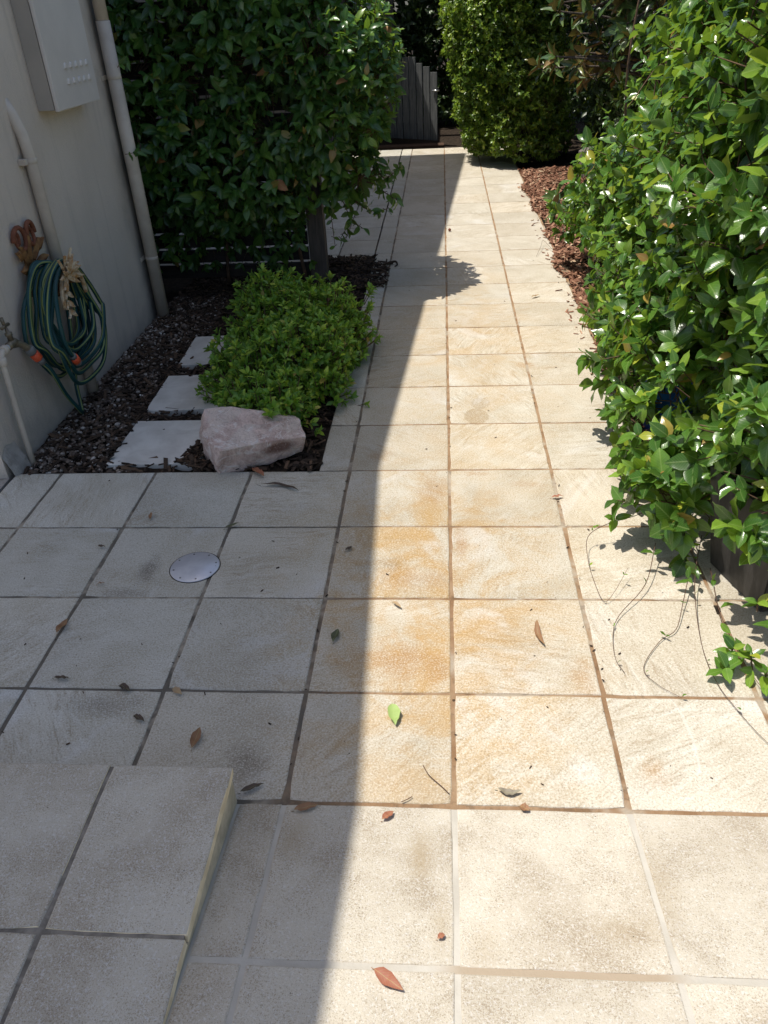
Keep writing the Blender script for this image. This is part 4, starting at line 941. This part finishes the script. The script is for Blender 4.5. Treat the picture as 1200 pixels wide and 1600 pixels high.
# ------------------------------------------------------------------ vine hedge on the right
hedge = empty('vine_hedge', (1.25, 1.0, 0)); tag(hedge, 'glossy green vine hedge spilling over the right edge of the path', 'hedge')
r = np.random.default_rng(33); lob = []
HT = lambda y: min(2.1, 1.33 + (1.2 - y) * 1.3) if y < 1.2 else 1.33 - 0.42 * (y - 1.2)
for y in np.arange(-0.60, 2.95, 0.30):
    for z in np.arange(0.42, HT(y) - 0.1, 0.32):
        out = 0.10 * math.sin(y * 2.7 + z * 2.0) + 0.06 * r.normal()
        low = 0.10 if (z < 0.6 and -0.4 < y < 1.2) else 0
        taper = 0.16 * max(0, z - 1.2)
        lob.append((1.11 - out * 0.6 - low + taper * 0.4 + 0.07 * min(1, max(0, y - 0.6)), y + r.normal(0, .06), z + r.normal(0, .05) + (0.06 if y < -0.4 else 0), 0.27 + 0.08 * r.random(), 0.23 + 0.07 * r.random(), 0.21 + 0.07 * r.random()))
        if z > 0.5: lob.append((1.45, y + r.normal(0, .06), z + r.normal(0, .05), 0.34, 0.30, 0.28))
for c in ((1.0, -0.82, 0.52, .22, .16, .20), (1.22, -0.84, 0.50, .22, .16, .22), (1.1, -0.80, 0.85, .26, .2, .26), (0.93, -0.84, 0.40, .14, .10, .12), (1.10, -0.92, 0.36, .16, .09, .13), (1.25, -0.92, 0.24, .12, .10, .18), (1.3, -0.75, 0.25, .14, .2, .16)): lob.append(c)
for c in ((0.84, -0.25, 0.28, .25, .26, .20), (0.85, 0.1, 0.26, .22, .25, .20), (0.93, 0.55, 0.26, .24, .28, .2), (0.76, -0.50, 0.20, .17, .18, .13), (1.05, 1.1, 0.26, .24, .3, .2), (1.10, 1.7, 0.26, .22, .3, .2), (1.16, 2.3, 0.26, .20, .3, .2), (1.0, -0.55, 0.50, .28, .22, .18)): lob.append(c)
notpot = lambda p: ~((p[:, 0] > 0.80) & (p[:, 1] < -0.55) & (p[:, 0] < 1.12) & (p[:, 2] < 0.25)) & (p[:, 2] > 0.03)
# a few open holes low in the hedge, through which the blue tub shows
HOLES = [((0.60, -0.37, 0.513), (0.82, 0.45, 0.14), .040), ((0.60, -0.50, 0.455), (0.80, 0.204, 0.095), .055), ((0.60, -0.73, 0.648), (0.88, 0.15, 0.23), .045), ((0.60, -0.89, 0.714), (0.9, -0.02, 0.30), .05)]
def open_(p):
    k = np.ones(len(p), bool)
    for a_, b_, rd in HOLES:
        a_, b_ = np.array(a_), np.array(b_); u_ = (b_ - a_); L_h = np.linalg.norm(u_); u_ = u_ / L_h
        t_ = np.clip((p - a_) @ u_, 0, L_h); k &= np.linalg.norm(p - a_ - t_[:, None] * u_, axis=1) > rd
    return k
hk = lambda p: notpot(p) & open_(p)
lv = Leaves()
P, D = lobes_surface(lob, 122, r, keep=hk); P = P + D * r.normal(0.01, 0.035, len(P))[:, None]
clusters(lv, P, D * np.array([1, 1, .8]) + np.array([-0.15, -.10, .25]), r, (4, 7), (0.048, 0.088), (0.48, 0.66), droop=0.35, up=0.55, gap=0.016)
P, D = lobes_surface(lob, 55, r, (0.2, 0.5), keep=hk); clusters(lv, P, D + np.array([0, 0, .2]), r, (3, 6), (0.06, 0.085), droop=0.4, up=0.4)
# long loose shoots at the face
n = 90; P0, D0 = lobes_surface(lob, 30, r, keep=lambda p: (p[:, 0] < 1.0) & (p[:, 2] > 0.3) & (p[:, 1] > -0.9) & open_(p)); s_ = r.permutation(len(P0))[:n]
for p, d in zip(P0[s_], D0[s_]):
    dd = norm((d + np.array([-.1, -.2, .6]) + r.normal(0, .3, 3))[None])[0]; ln = [p - d * 0.1, p + dd * 0.06, p + dd * 0.12 + np.array([0, 0, .015])]
    C_ = np.array([v[:] for v in catmull(ln, 2)])[1:]; lv.tw.append((C_[:-1], C_[1:]))
    clusters(lv, C_, np.tile(dd, (len(C_), 1)) + r.normal(0, .15, (len(C_), 3)), r, (2, 4), (0.06, 0.09), (0.45, 0.58), droop=0.3, up=0.5, twig=0.0)
# runners over the paving
RUN = [((0.74, -0.40, 0.10), (0.62, -0.47, 0.09), (0.52, -0.50, 0.075), (0.458, -0.53, 0.045), (0.447, -0.62, 0.02), (0.452, -0.72, 0.008), (0.466, -0.817, 0.006), (0.50, -0.79, 0.02), (0.56, -0.69, 0.04)),
       ((0.66, -0.60, 0.07), (0.60, -0.76, 0.03), (0.50, -0.885, 0.012), (0.468, -0.96, 0.006), (0.456, -1.06, 0.005), (0.471, -1.12, 0.005)),
       ((0.74, -0.72, 0.05), (0.69, -0.85, 0.025), (0.65, -0.945, 0.010), (0.592, -0.994, 0.006), (0.526, -1.097, 0.005), (0.547, -1.157, 0.005), (0.601, -1.208, 0.005)),
       ((0.80, -0.60, 0.10), (0.75, -0.74, 0.06), (0.722, -0.87, 0.03), (0.703, -1.03, 0.010), (0.707, -1.154, 0.006), (0.729, -1.243, 0.006), (0.758, -1.326, 0.006), (0.79, -1.39, 0.006)),
       ((0.80, -0.72, 0.06), (0.78, -0.90, 0.04), (0.785, -1.04, 0.03), (0.80, -1.13, 0.02), (0.83, -1.2, 0.008), (0.90, -1.27, 0.006))]
for i, ln in enumerate(RUN):
    stems(hedge, [ln], 0.0014, M_TENDRIL, 'runner'); C_ = np.array([v[:] for v in catmull(ln, 3)])
    k0 = {0: 8, 1: 3, 2: 3, 3: 5, 4: 12}[i]
    Q = C_[1:k0:2]; clusters(lv, Q + np.array([0, 0, .012]), np.tile([-.2, -.3, .8], (len(Q), 1)) + r.normal(0, .3, (len(Q), 3)), r, (1, 3), (0.035, 0.06), (0.4, 0.5), droop=0.2, twig=0)
    Q = C_[k0::5]; clusters(lv, Q + np.array([0, 0, .006]), np.tile([0, 0, 1.], (len(Q), 1)), r, (1, 2), (0.012, 0.02), (0.4, 0.5), droop=0.0, twig=0)
Q = np.array([[0.765, -1.07, 0.055], [0.80, -1.10, 0.06], [0.73, -1.13, 0.04], [0.83, -1.15, 0.05], [0.84, -0.98, 0.14], [0.88, -1.05, 0.12]])
QP = np.concatenate([np.stack([0.78 + 0.26 * r.random(20), -0.99 + 0.09 * r.random(20), 0.26 + 0.24 * r.random(20)], 1), np.stack([0.93 + 0.12 * r.random(6), -1.02 + 0.08 * r.random(6), 0.05 + 0.18 * r.random(6)], 1)]); clusters(lv, QP, np.tile([-.3, -.8, .4], (26, 1)) + r.normal(0, .3, (26, 3)), r, (3, 6), (0.05, 0.08), (0.48, 0.62), droop=0.4, twig=0.08)
clusters(lv, Q, np.tile([-.1, -.2, 1.], (6, 1)) + r.normal(0, .15, (6, 3)), r, (4, 6), (0.05, 0.075), (0.45, 0.55), alpha=(0.9, 1.4), droop=0.1, twig=0.05)
finish(hedge, lv, M_LV_J, dead=M_DEAD, nobj=300)
stems(hedge, [((1.1, y_, -0.03), (1.12, y_ + .05, 0.6), (1.05, y_ - .04, 1.2), (1.12, y_, 1.9)) for y_ in (0.1, 0.7, 1.3, 1.9, 2.6)] + [((1.0, -0.7, 0.33), (1.02, -0.65, 0.7), (1.05, -0.5, 1.2)), ((0.98, 0.35, 0.05), (0.86, 0.1, 0.5), (0.82, -0.1, 0.9)), ((1.0, 1.0, 0.05), (0.9, 0.7, 0.5), (0.84, 0.5, 1.0))], 0.012)
r = np.random.default_rng(91)
stems(hedge, [((1.05 + .1 * r.normal(), y_, 0.15 + 0.9 * r.random()), (0.92 + .05 * r.normal(), y_ - 0.10, 0.55 + 0.8 * r.random()), (0.80 + .05 * r.normal(), y_ - 0.22, 0.8 + 0.85 * r.random())) for y_ in np.linspace(-0.5, 1.4, 22)], 0.0045)

# charcoal planter under the near end of the hedge
pot = empty('planter', (1.0, -0.70, 0)); tag(pot, 'charcoal tapered planter under the near end of the right hedge', 'planter')
pot.rotation_euler = (0, 0, 0)
def frus(bm, h0, w0, h1, w1, cx_, cy_, rot):
    R_ = []
    for h_, w_ in ((h0, w0), (h1, w1)):
        R_.append([bm.verts.new((cx_ + w_ * (math.cos(rot) * a_ - math.sin(rot) * b_), cy_ + w_ * (math.sin(rot) * a_ + math.cos(rot) * b_), h_)) for a_, b_ in ((-1, -1), (1, -1), (1, 1), (-1, 1))])
    return R_
bm = bmesh.new(); pr = 0.30
rg = frus(bm, 0.0, 0.13, 0.36, 0.175, 1.0, -0.70, pr); rg2 = frus(bm, 0.36, 0.155, 0.30, 0.152, 1.0, -0.70, pr)
bm.faces.new(list(reversed(rg[0])))
for a_, b_ in ((rg[0], rg[1]), (rg[1], rg2[0]), (rg2[0], rg2[1])):
    for k in range(4): bm.faces.new((a_[k], a_[(k + 1) % 4], b_[(k + 1) % 4], b_[k]))
bmesh.ops.bevel(bm, geom=[e for e in bm.edges], offset=0.006, segments=2, affect='EDGES'); bm_obj('tub', bm, M_POT, pot)
bm = bmesh.new(); q = frus(bm, 0.315, 0.152, 0.316, 0.152, 1.0, -0.70, pr); bm.faces.new(q[1]); bm_obj('potting_soil', bm, M_SOIL, pot)

# blue tub behind the hedge leaves
bt = empty('blue_tub', (0.96, 0.36, 0)); tag(bt, 'bright blue plastic tub glimpsed through the right hedge leaves', 'tub')
bm = bmesh.new(); lathe(bm, [(0.13, -0.015), (0.16, 0.26), (0.175, 0.262), (0.175, 0.275), (0.155, 0.276), (0.15, 0.25), (0.125, 0.0)], (0.96, 0.36, 0.0), (0, 0, 1), 28); bm_obj('shell', bm, M_BLUE, bt)

# ------------------------------------------------------------------ magnolia behind the hedge
mag = empty('magnolia_tree', (1.75, 4.3, 0)); tag(mag, 'magnolia with rusty brown leaf undersides behind the right hedge', 'tree')
r = np.random.default_rng(8); lv = Leaves()
def limb(pts, rad): stems(mag, [pts], rad, M_BARK, 'branch')
bm = bmesh.new(); tube(bm, catmull([(1.75, 4.3, -0.05), (1.72, 4.3, 0.8), (1.78, 4.35, 1.7), (1.72, 4.3, 3.0)], 5), [0.07 - 0.0025 * i for i in range(16)], 12); bm_obj('trunk', bm, M_BARK, mag)
TIPS = []
for i in range(46):
    z0 = 0.7 + 2.1 * r.random(); az = r.random() * 6.28; Lb = 0.45 + 0.45 * r.random()
    if i < 20: az = math.pi + r.normal(0, 0.7); z0 = 0.9 + 0.9 * r.random(); Lb = 0.6 + 0.5 * r.random()
    b0 = np.array([1.74, 4.3, z0]); b2 = b0 + np.array([math.cos(az) * Lb, math.sin(az) * Lb * 0.8 - 0.1, 0.10 * r.normal() + 0.1]); b1 = (b0 + b2) / 2 + np.array([0, 0, 0.06])
    limb([b0, b1, b2], 0.013); TIPS += [(b2, b2 - b0), (b1 + r.normal(0, .05, 3), b2 - b0), ((b1 + b2) / 2 + r.normal(0, .07, 3), b2 - b0)]
for p in ((0.93, 4.25, 0.16), (1.02, 4.05, 0.14), (0.88, 4.0, 0.12), (1.10, 4.3, 0.22), (1.0, 3.85, 0.10), (1.15, 4.1, 0.2)):
    p = np.array(p); b0 = np.array([1.5, 4.2, 0.0]); limb([b0, (b0 + p) / 2 + np.array([0, 0, .05]), p], 0.006); TIPS.append((p, np.array([-.5, -.4, .7])))
P = np.array([t_[0] for t_ in TIPS]); D = np.array([t_[1] for t_ in TIPS]); D[:, 2] += 0.25
clusters(lv, P, D + r.normal(0, .25, D.shape), r, (5, 9), (0.11, 0.165), (0.32, 0.42), alpha=(0.5, 1.3), droop=0.35, up=0.25, twig=0.08, gap=0.02)
finish(mag, lv, M_LV_M, nobj=260, twmat=M_BARK, twrad=0.004)

# sawn timber stump
bm = bmesh.new(); sx_, sy_ = 1.43, 5.80; rows = []
for z, k in ((-0.04, 1.05), (0.05, 1.0), (0.2, 0.98), (0.27, 0.97)):
    rows.append([bm.verts.new((sx_ + 0.105 * k * math.cos(a_) * (1 + 0.07 * math.sin(a_ * 7)), sy_ + 0.105 * k * math.sin(a_) * (1 + 0.05 * math.sin(a_ * 5)), z + (0.03 * math.cos(a_) if z > 0.25 else 0))) for a_ in np.linspace(0, 2 * math.pi, 28)[:-1]])
for p, q in zip(rows[:-1], rows[1:]):
    for k in range(27): bm.faces.new((p[k], p[(k + 1) % 27], q[(k + 1) % 27], q[k]))
ins = [bm.verts.new((v.co.x * 0.93 + sx_ * 0.07, v.co.y * 0.93 + sy_ * 0.07, v.co.z + 0.008)) for v in rows[-1]]
for k in range(27): bm.faces.new((rows[-1][k], rows[-1][(k + 1) % 27], ins[(k + 1) % 27], ins[k]))
bm.faces.new(ins); bmesh.ops.recalc_face_normals(bm, faces=bm.faces)
tag(bm_obj('timber_stump', bm, M_STUMP), 'short weathered grey timber stump beyond the right hedge', 'stump')

# ------------------------------------------------------------------ far clipped bush
bush = empty('clipped_bush', (0.95, 7.0, 0)); tag(bush, 'tall small leaved bush at the far right end of the path', 'bush')
r = np.random.default_rng(14); lob = []
for z in np.arange(0.28, 2.25, 0.24):
    xl = 0.22 - 0.17 * min(z, 1.5) + 0.5 * max(0, z - 1.5); rr = 0.62 - 0.3 * max(0, z - 1.6); nb = 11
    for a_ in np.arange(nb) / nb * 6.283 + z:
        lob.append((xl + rr + (rr - 0.17) * math.cos(a_) + r.normal(0, .02), 7.0 + (rr - 0.15) * math.sin(a_) + r.normal(0, .03), z + r.normal(0, .04), 0.17 + 0.035 * r.random()))
lv = Leaves()
P, D = lobes_surface(lob, 230, r, keep=lambda p: p[:, 2] > 0.04); clusters(lv, P, D + np.array([-.2, 0, .4]), r, (5, 7), (0.034, 0.055), (0.45, 0.6), droop=0.15, up=0.4, twig=0.05)
P, D = lobes_surface(lob, 90, r, (0.2, 0.5), keep=lambda p: p[:, 2] > 0.04); clusters(lv, P, D, r, (4, 6), (0.04, 0.06), twig=0)
finish(bush, lv, M_LV_B, nobj=150, minpx=5)
stems(bush, [((0.95 + a_, 7.0 + b_, -0.04), (0.95 + 1.4 * a_, 7 + 1.4 * b_, 0.9), (0.95 + 1.8 * a_, 7 + 1.8 * b_, 2.2)) for a_, b_ in ((-.08, -.05), (.09, 0), (0, .1))], 0.02, M_BARK)

# ------------------------------------------------------------------ gate, post, sleeper
gt = empty('garden_gate', (-0.38, 8.55, 0)); tag(gt, 'grey paling garden gate with uneven tops at the end of the path', 'gate')
gdir = Vector((-0.50, 0.32, 0)).normalized(); gn = Vector((gdir.y, -gdir.x, 0)) * -1
for i in range(7):
    c0 = Vector((-0.128, 8.44, 0)) + gdir * (0.108 * i); hgt = 0.805 + 0.052 * min(i, 3.2) + (0, .008, -.006, .01, -.004, .007, 0)[i]; wd = 0.048 - 0.003 * (i % 3)
    bm = bmesh.new(); box(bm, -wd, wd, -0.009, 0.009, 0.03, hgt, 0.002)
    for v in bm.verts: v.co = c0 + gdir * v.co.x + gn * v.co.y + Vector((0, 0, v.co.z))
    bmesh.ops.recalc_face_normals(bm, faces=bm.faces); bm_obj('paling', bm, M_GATE, gt)
for z in (0.22, 0.62):
    bm = bmesh.new(); box(bm, -0.03, 0.66, 0.0100, 0.040, z, z + 0.07, 0.002)
    for v in bm.verts: v.co = Vector((-0.128, 8.44, 0)) + gdir * v.co.x - gn * v.co.y * (1 if gn.y < 0 else -1) + Vector((0, 0, v.co.z))
    bmesh.ops.recalc_face_normals(bm, faces=bm.faces); bm_obj('rail', bm, M_GATE, gt)
bm = bmesh.new(); tube(bm, [(-0.15, 8.42, 0.603), (-0.06, 8.40, 0.603)], 0.010, 10); bm_obj('latch', bm, M_STEEL, gt)
bm = bmesh.new(); box(bm, -0.81, -0.66, 9.3, 9.45, -0.05, 2.6, 0.006); tag(bm_obj('timber_post', bm, M_POST), 'thick timber post standing left of the gate', 'post')
bm = bmesh.new(); box(bm, -1.02, -0.86, 9.5, 9.54, 1.25, 2.6, 0.006); tag(bm_obj('white_board', bm, M_SOFFIT), 'pale board showing between the vine and the timber post', 'board')
bm = bmesh.new(); box(bm, -1.0, 0.0, 8.12, 8.30, -0.05, 0.020, 0.01); tag(bm_obj('timber_sleeper', bm, M_SLEEPER), 'brown timber sleeper lying across the foot of the gate', 'sleeper')

# ------------------------------------------------------------------ dark planting behind
def dark_mass(name, label, cat, lob, loc, dens, size, seed, trunk=None):
    o = empty(name, loc); tag(o, label, cat); r = np.random.default_rng(seed); lv = Leaves()
    P, D = lobes_surface(lob, dens, r, keep=lambda p: p[:, 2] > 0.02); clusters(lv, P, D + np.array([0, 0, .2]), r, (4, 6), size, (0.4, 0.55), droop=0.4, up=0.4, twig=0)
    P, D = lobes_surface(lob, dens * 0.5, r, (0.2, 0.5), keep=lambda p: p[:, 2] > 0.02); clusters(lv, P, D, r, (4, 6), size, (0.4, 0.55), droop=0.4, twig=0)
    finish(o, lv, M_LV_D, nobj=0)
    for i, t_ in enumerate(trunk or []):
        bm = bmesh.new(); C_ = catmull(t_[0], 5); tube(bm, C_, [t_[1] * (1 - 0.5 * j / len(C_)) for j in range(len(C_))], 10); bm_obj('trunk', bm, M_BARK, o)
    return o
rr = np.random.default_rng(2)
def wall_lobes(x0, x1, y0, y1, z1, rad, stepv):
    out = []
    for x in np.arange(x0, x1 + .01, stepv):
        for y in np.arange(y0, y1 + .01, stepv):
            for z in np.arange(rad * 0.7, z1, stepv): out.append((x + rr.normal(0, .08), y + rr.normal(0, .08), z + rr.normal(0, .08), rad * (0.9 + 0.3 * rr.random())))
    return out
dark_mass('rear_shrub', 'dark leafy shrub filling the gap behind the gate', 'shrub', wall_lobes(-1.2, 1.8, 10.6, 11.2, 2.6, 0.45, 0.6) + [(x_, y_, 2.75 + 0.15 * math.sin(3 * x_), 0.5) for x_ in (0.15, 0.8, 1.5) for y_ in (8.9, 9.5, 10.1)], (0.3, 10.9, 0), 60, (0.07, 0.11), 41, [(((0.2, 10.9, -0.05), (0.25, 10.9, 1.2), (0.1, 10.9, 2.4)), 0.06)])  # overhead lobes are out of view, added to keep sky light off the gate
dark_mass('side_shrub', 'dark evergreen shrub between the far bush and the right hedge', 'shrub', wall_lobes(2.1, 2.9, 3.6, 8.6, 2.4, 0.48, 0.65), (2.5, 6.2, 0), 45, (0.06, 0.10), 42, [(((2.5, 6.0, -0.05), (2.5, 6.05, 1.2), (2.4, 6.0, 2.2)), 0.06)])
dark_mass('shade_tree', 'tall dark tree behind the gate, its unseen crown added to block sky light', 'tree', [(-0.6 + 0.9 * math.cos(a_) * k_, 12.4 + 0.9 * math.sin(a_) * k_, 3.9 + 0.5 * k_ * math.sin(a_ * 3), 0.85) for k_ in (0.4, 1.0, 1.7) for a_ in np.arange(0, 6.28, 1.05)], (-0.4, 12.6, 0), 40, (0.08, 0.12), 43, [(((-0.4, 12.6, -0.05), (-0.45, 12.5, 2.0), (-0.6, 12.4, 3.8)), 0.12)])  # high crown out of view, added to block the sky behind the gate
dark_mass('added_shade_canopy', 'added tree whose unseen crown shades the planting behind the magnolia', 'tree', [(1.75 + 0.8 * math.cos(a_) * k_, 6.9 + 1.1 * math.sin(a_) * k_, 3.9 + 0.4 * math.sin(a_ * 2), 0.75) for k_ in (0.4, 1.2) for a_ in np.arange(0, 6.28, 0.9)], (2.3, 7.0, 0), 45, (0.08, 0.12), 44, [(((2.35, 7.0, -0.05), (2.3, 7.0, 2.0), (1.9, 6.9, 3.8)), 0.10)])  # unseen crown added overhead to darken the planting below

# ------------------------------------------------------------------ litter on the paving
def fallen(a, b, wr, col, label, bend=0.2, lift=0.004, k=1, curl=0.0):
    a, b = Vector(a), Vector(b); L = (b - a).length; A = (b - a).normalized(); N = Vector((random.uniform(-.25, .25), random.uniform(-.25, .25), 1))
    X = A.cross(N).normalized(); Z = X.cross(A); Wd = L * wr
    nS = 9; bm = bmesh.new(); uvl = bm.loops.layers.uv.new('UVMap'); rows = []
    for i in range(nS):
        t_ = i / (nS - 1); wv = math.sin(math.pi * (t_ ** 0.85)) ** 0.9 * 0.5 if 0 < i < nS - 1 else 0.02
        side = curl * math.sin(math.pi * t_) * L; z0 = lift + bend * L * (t_ - 0.5) ** 2 + 0.006 * random.random() * (0 < i < nS - 1)
        c_ = a + A * (L * t_) + X * side + Z * z0
        e = 0.35 + 0.25 * random.random()
        rows.append([(bm.verts.new(c_ - X * wv * Wd * random.uniform(.85, 1.1) + Z * wv * Wd * e), (0.5 - wv, t_)), (bm.verts.new(c_), (0.5, t_)), (bm.verts.new(c_ + X * wv * Wd * random.uniform(.85, 1.1) + Z * wv * Wd * e), (0.5 + wv, t_))])
    for p, q in zip(rows[:-1], rows[1:]):
        for j in range(2):
            quad = (p[j], p[j + 1], q[j + 1], q[j]); f = bm.faces.new([v[0] for v in quad]); f.smooth = True
            for lp, v in zip(f.loops, quad): lp[uvl].uv = v[1]
    # leaf stalk
    tube(bm, [a + Z * rows[0][1][0].co.z * 0, a - A * (0.12 * L) + Z * 0.002], [0.0009, 0.0007], 5)
    bm.normal_update(); zmin = min(v.co.z - max(0, RK * (RY - v.co.y)) for v in bm.verts)
    for v in bm.verts: v.co.z += 0.0015 - zmin
    return tag(bm_obj('fallen_leaf', bm, FM[col]), label, 'leaf', 'fallen leaves on the paving')
def fm(name, c1, c2, under):
    return mat_leaf(name, [(0.0, c1), (1.0, c2)], under, 0.6, 0.08, c1)
FM = {'brown': fm('brown_leaf', (0.22, 0.105, 0.05), (0.28, 0.14, 0.07), (0.30, 0.19, 0.11)), 'dark': fm('dark_leaf', (0.060, 0.035, 0.028), (0.085, 0.045, 0.035), (0.11, 0.075, 0.055)), 'red': fm('red_leaf', (0.30, 0.10, 0.055), (0.36, 0.14, 0.08), (0.36, 0.19, 0.12)), 'green': fm('green_leaf', (0.30, 0.42, 0.12), (0.36, 0.46, 0.16), (0.42, 0.50, 0.22)), 'olive': fm('olive_leaf', (0.07, 0.075, 0.035), (0.09, 0.09, 0.045), (0.13, 0.12, 0.07)), 'tan': fm('tan_leaf', (0.33, 0.22, 0.12), (0.38, 0.26, 0.15), (0.40, 0.29, 0.18)), 'grey': fm('grey_leaf', (0.20, 0.165, 0.12), (0.25, 0.21, 0.16), (0.28, 0.24, 0.19))}
for args in (
    ((-1.202, -.981, 0), (-1.194, -.916, 0), .36, 'brown', 'orange brown leaf lying on the joint at the far left, shaded paving'),
    ((-1.132, -1.167, 0), (-1.084, -1.171, 0), .30, 'dark', 'dark maroon leaf near the left edge of the shaded paving'),
    ((-.93, -1.193, 0), (-.891, -1.216, 0), .45, 'dark', 'dark curled leaf just left of the small tan one'),
    ((-.851, -1.301, 0), (-.816, -1.322, 0), .42, 'dark', 'dark leaf just beyond the raised step'),
    ((-.665, -1.405, 0), (-.661, -1.338, 0), .36, 'brown', 'long brown leaf upright between the step and the drain cover'),
    ((-.772, -1.2, 0), (-.74, -1.223, 0), .5, 'tan', 'small tan leaf on the shaded joint beyond the step'),
    ((-1.107, -.359, 0), (-1.116, -.316, 0), .34, 'brown', 'tiny brown leaf left of and beyond the drain cover'),
    ((-1.244, -.529, 0), (-1.215, -.533, 0), .38, 'dark', 'tiny dark leaf near the wall, left of the drain cover'),
    ((-.348, -1.009, 0), (-.339, -.953, 0), .42, 'olive', 'dark olive leaf in the shade near the sunlit edge'),
    ((-.359, -.555, 0), (-.337, -.533, 0), .45, 'dark', 'small dark leaf in shade level with the drain cover'),
    ((-.804, .007, .0), (-.74, -.06, 0), .40, 'red', 'curled maroon leaf at the foot of the pink rock'),
    ((-.161, -1.248, 0), (-.149, -1.32, 0), .46, 'green', 'fresh light green leaf on the sunlit paving'),
    ((-.182, -.825, 0), (-.154, -.855, 0), .30, 'tan', 'small curled brown leaf on the rust stained paver'),
    ((.375, -.223, 0), (.421, -.215, 0), .30, 'red', 'small orange leaf lying across the right hand joint'),
    ((-.165, -1.604, .01), (-.14, -1.578, .005), .50, 'red', 'small red brown leaf at the foot of the ramp in sun'),
    ((-.373, -1.58, .006), (-.319, -1.562, .002), .34, 'brown', 'brown leaf at the foot of the ramp in shade'),
    ((.151, -1.55, 0), (.172, -1.565, .003), .75, 'brown', 'rounded brown leaf on the joint at the ramp foot'),
    ((-.038, -1.896, .065), (-.024, -1.885, .062), .6, 'red', 'tiny red leaf by the joint on the ramp'),
    ((-.152, -1.962, .077), (-.096, -2.0, .084), .36, 'red', 'large red brown leaf nearest the camera on the ramp'),
    ((-.511, -1.532, 0), (-.458, -1.507, 0), .28, 'dark', 'dark dry leaf against the corner of the raised step'),
    ((-1.168, -.741, 0), (-1.141, -.737, 0), .30, 'brown', 'tiny brown leaf just left of and nearer than the drain cover'),
    ((.52, 2.08, 0), (.575, 2.12, 0), .30, 'tan', 'small pale leaf far along the sunny right side of the path')):
    fallen(*args)
fallen((.256, -.913, 0), (.267, -1.019, 0), .16, 'brown', 'long twisted brown leaf on the sunlit paving right of centre', 0.35, curl=0.08)
fallen((.102, -1.506, 0), (.157, -1.51, 0), .30, 'grey', 'grey twisted dry leaf just beyond the ramp foot', 0.5, curl=0.15)
fallen((-.739, -.119, 0), (-.577, -.177, 0), .13, 'dark', 'long curved maroon leaf strip in front of the garden bed', 0.15, curl=-0.16)
fallen((-.812, -.419, 0), (-.765, -.386, 0), .25, 'olive', 'thin olive leaf on the joint just beyond the drain cover', 0.2)
for lab, pts in (('forked dry twig on the sunny path near the wood chips', ((.641, 2.982, .006), (.69, 3.16, .03), (.722, 3.30, .035), (.76, 3.15, .02), (.80, 3.032, .008))), ('thin curled stalk beside the joint at the ramp foot', ((-.075, -1.44, .004), (-.06, -1.47, .006), (-.03, -1.50, .005), (-.012, -1.52, .004))), ('reddish stalk lying on the joint at the ramp foot', ((-.124, -1.546, .005), (-.11, -1.54, .007), (-.099, -1.531, .005)))):
    bm = bmesh.new(); tube(bm, catmull(pts, 5), 0.0011, 6); tag(bm_obj('twig', bm, M_TENDRIL), lab, 'twig')
bm = bmesh.new(); lathe(bm, [(0.002, 0), (0.012, 0.006), (0.013, 0.014), (0.006, 0.022)], (0.03, 3.80, 0.001), (0.2, 0.1, 1), 12); tag(bm_obj('seed_pod', bm, M_RUSTR), 'small reddish seed pod on the path at the shadow edge', 'seed pod')

n = 420; lx_ = -1.75 + 2.5 * rng.random(n); ly_ = -1.5 + 6.5 * rng.random(n) ** 1.4
snap = rng.random(n) < 0.45; lx_ = np.where(snap, np.round(lx_ / 0.4) * 0.4 + rng.normal(0, .008, n), lx_)
ok_ = ~((lx_ < XE) & (ly_ > 0.0) & (ly_ < 3.05)) & (lx_ < 0.78) & ~((lx_ < -0.5) & (ly_ < -1.5))
L_ = 0.0010 + 0.0026 * rng.random(n) ** 2.5
tag(scatter('litter_crumbs', np.stack([lx_, ly_, 0.0015 + 0.001 * rng.random(n)], 1)[ok_], np.stack([L_ * 1.5, L_ * 0.6, L_ * 0.3], 1)[ok_], M_CHIPD, 'chip', 6), 'tiny dark crumbs of leaf litter strewn over the paving', 'litter', kind='stuff')
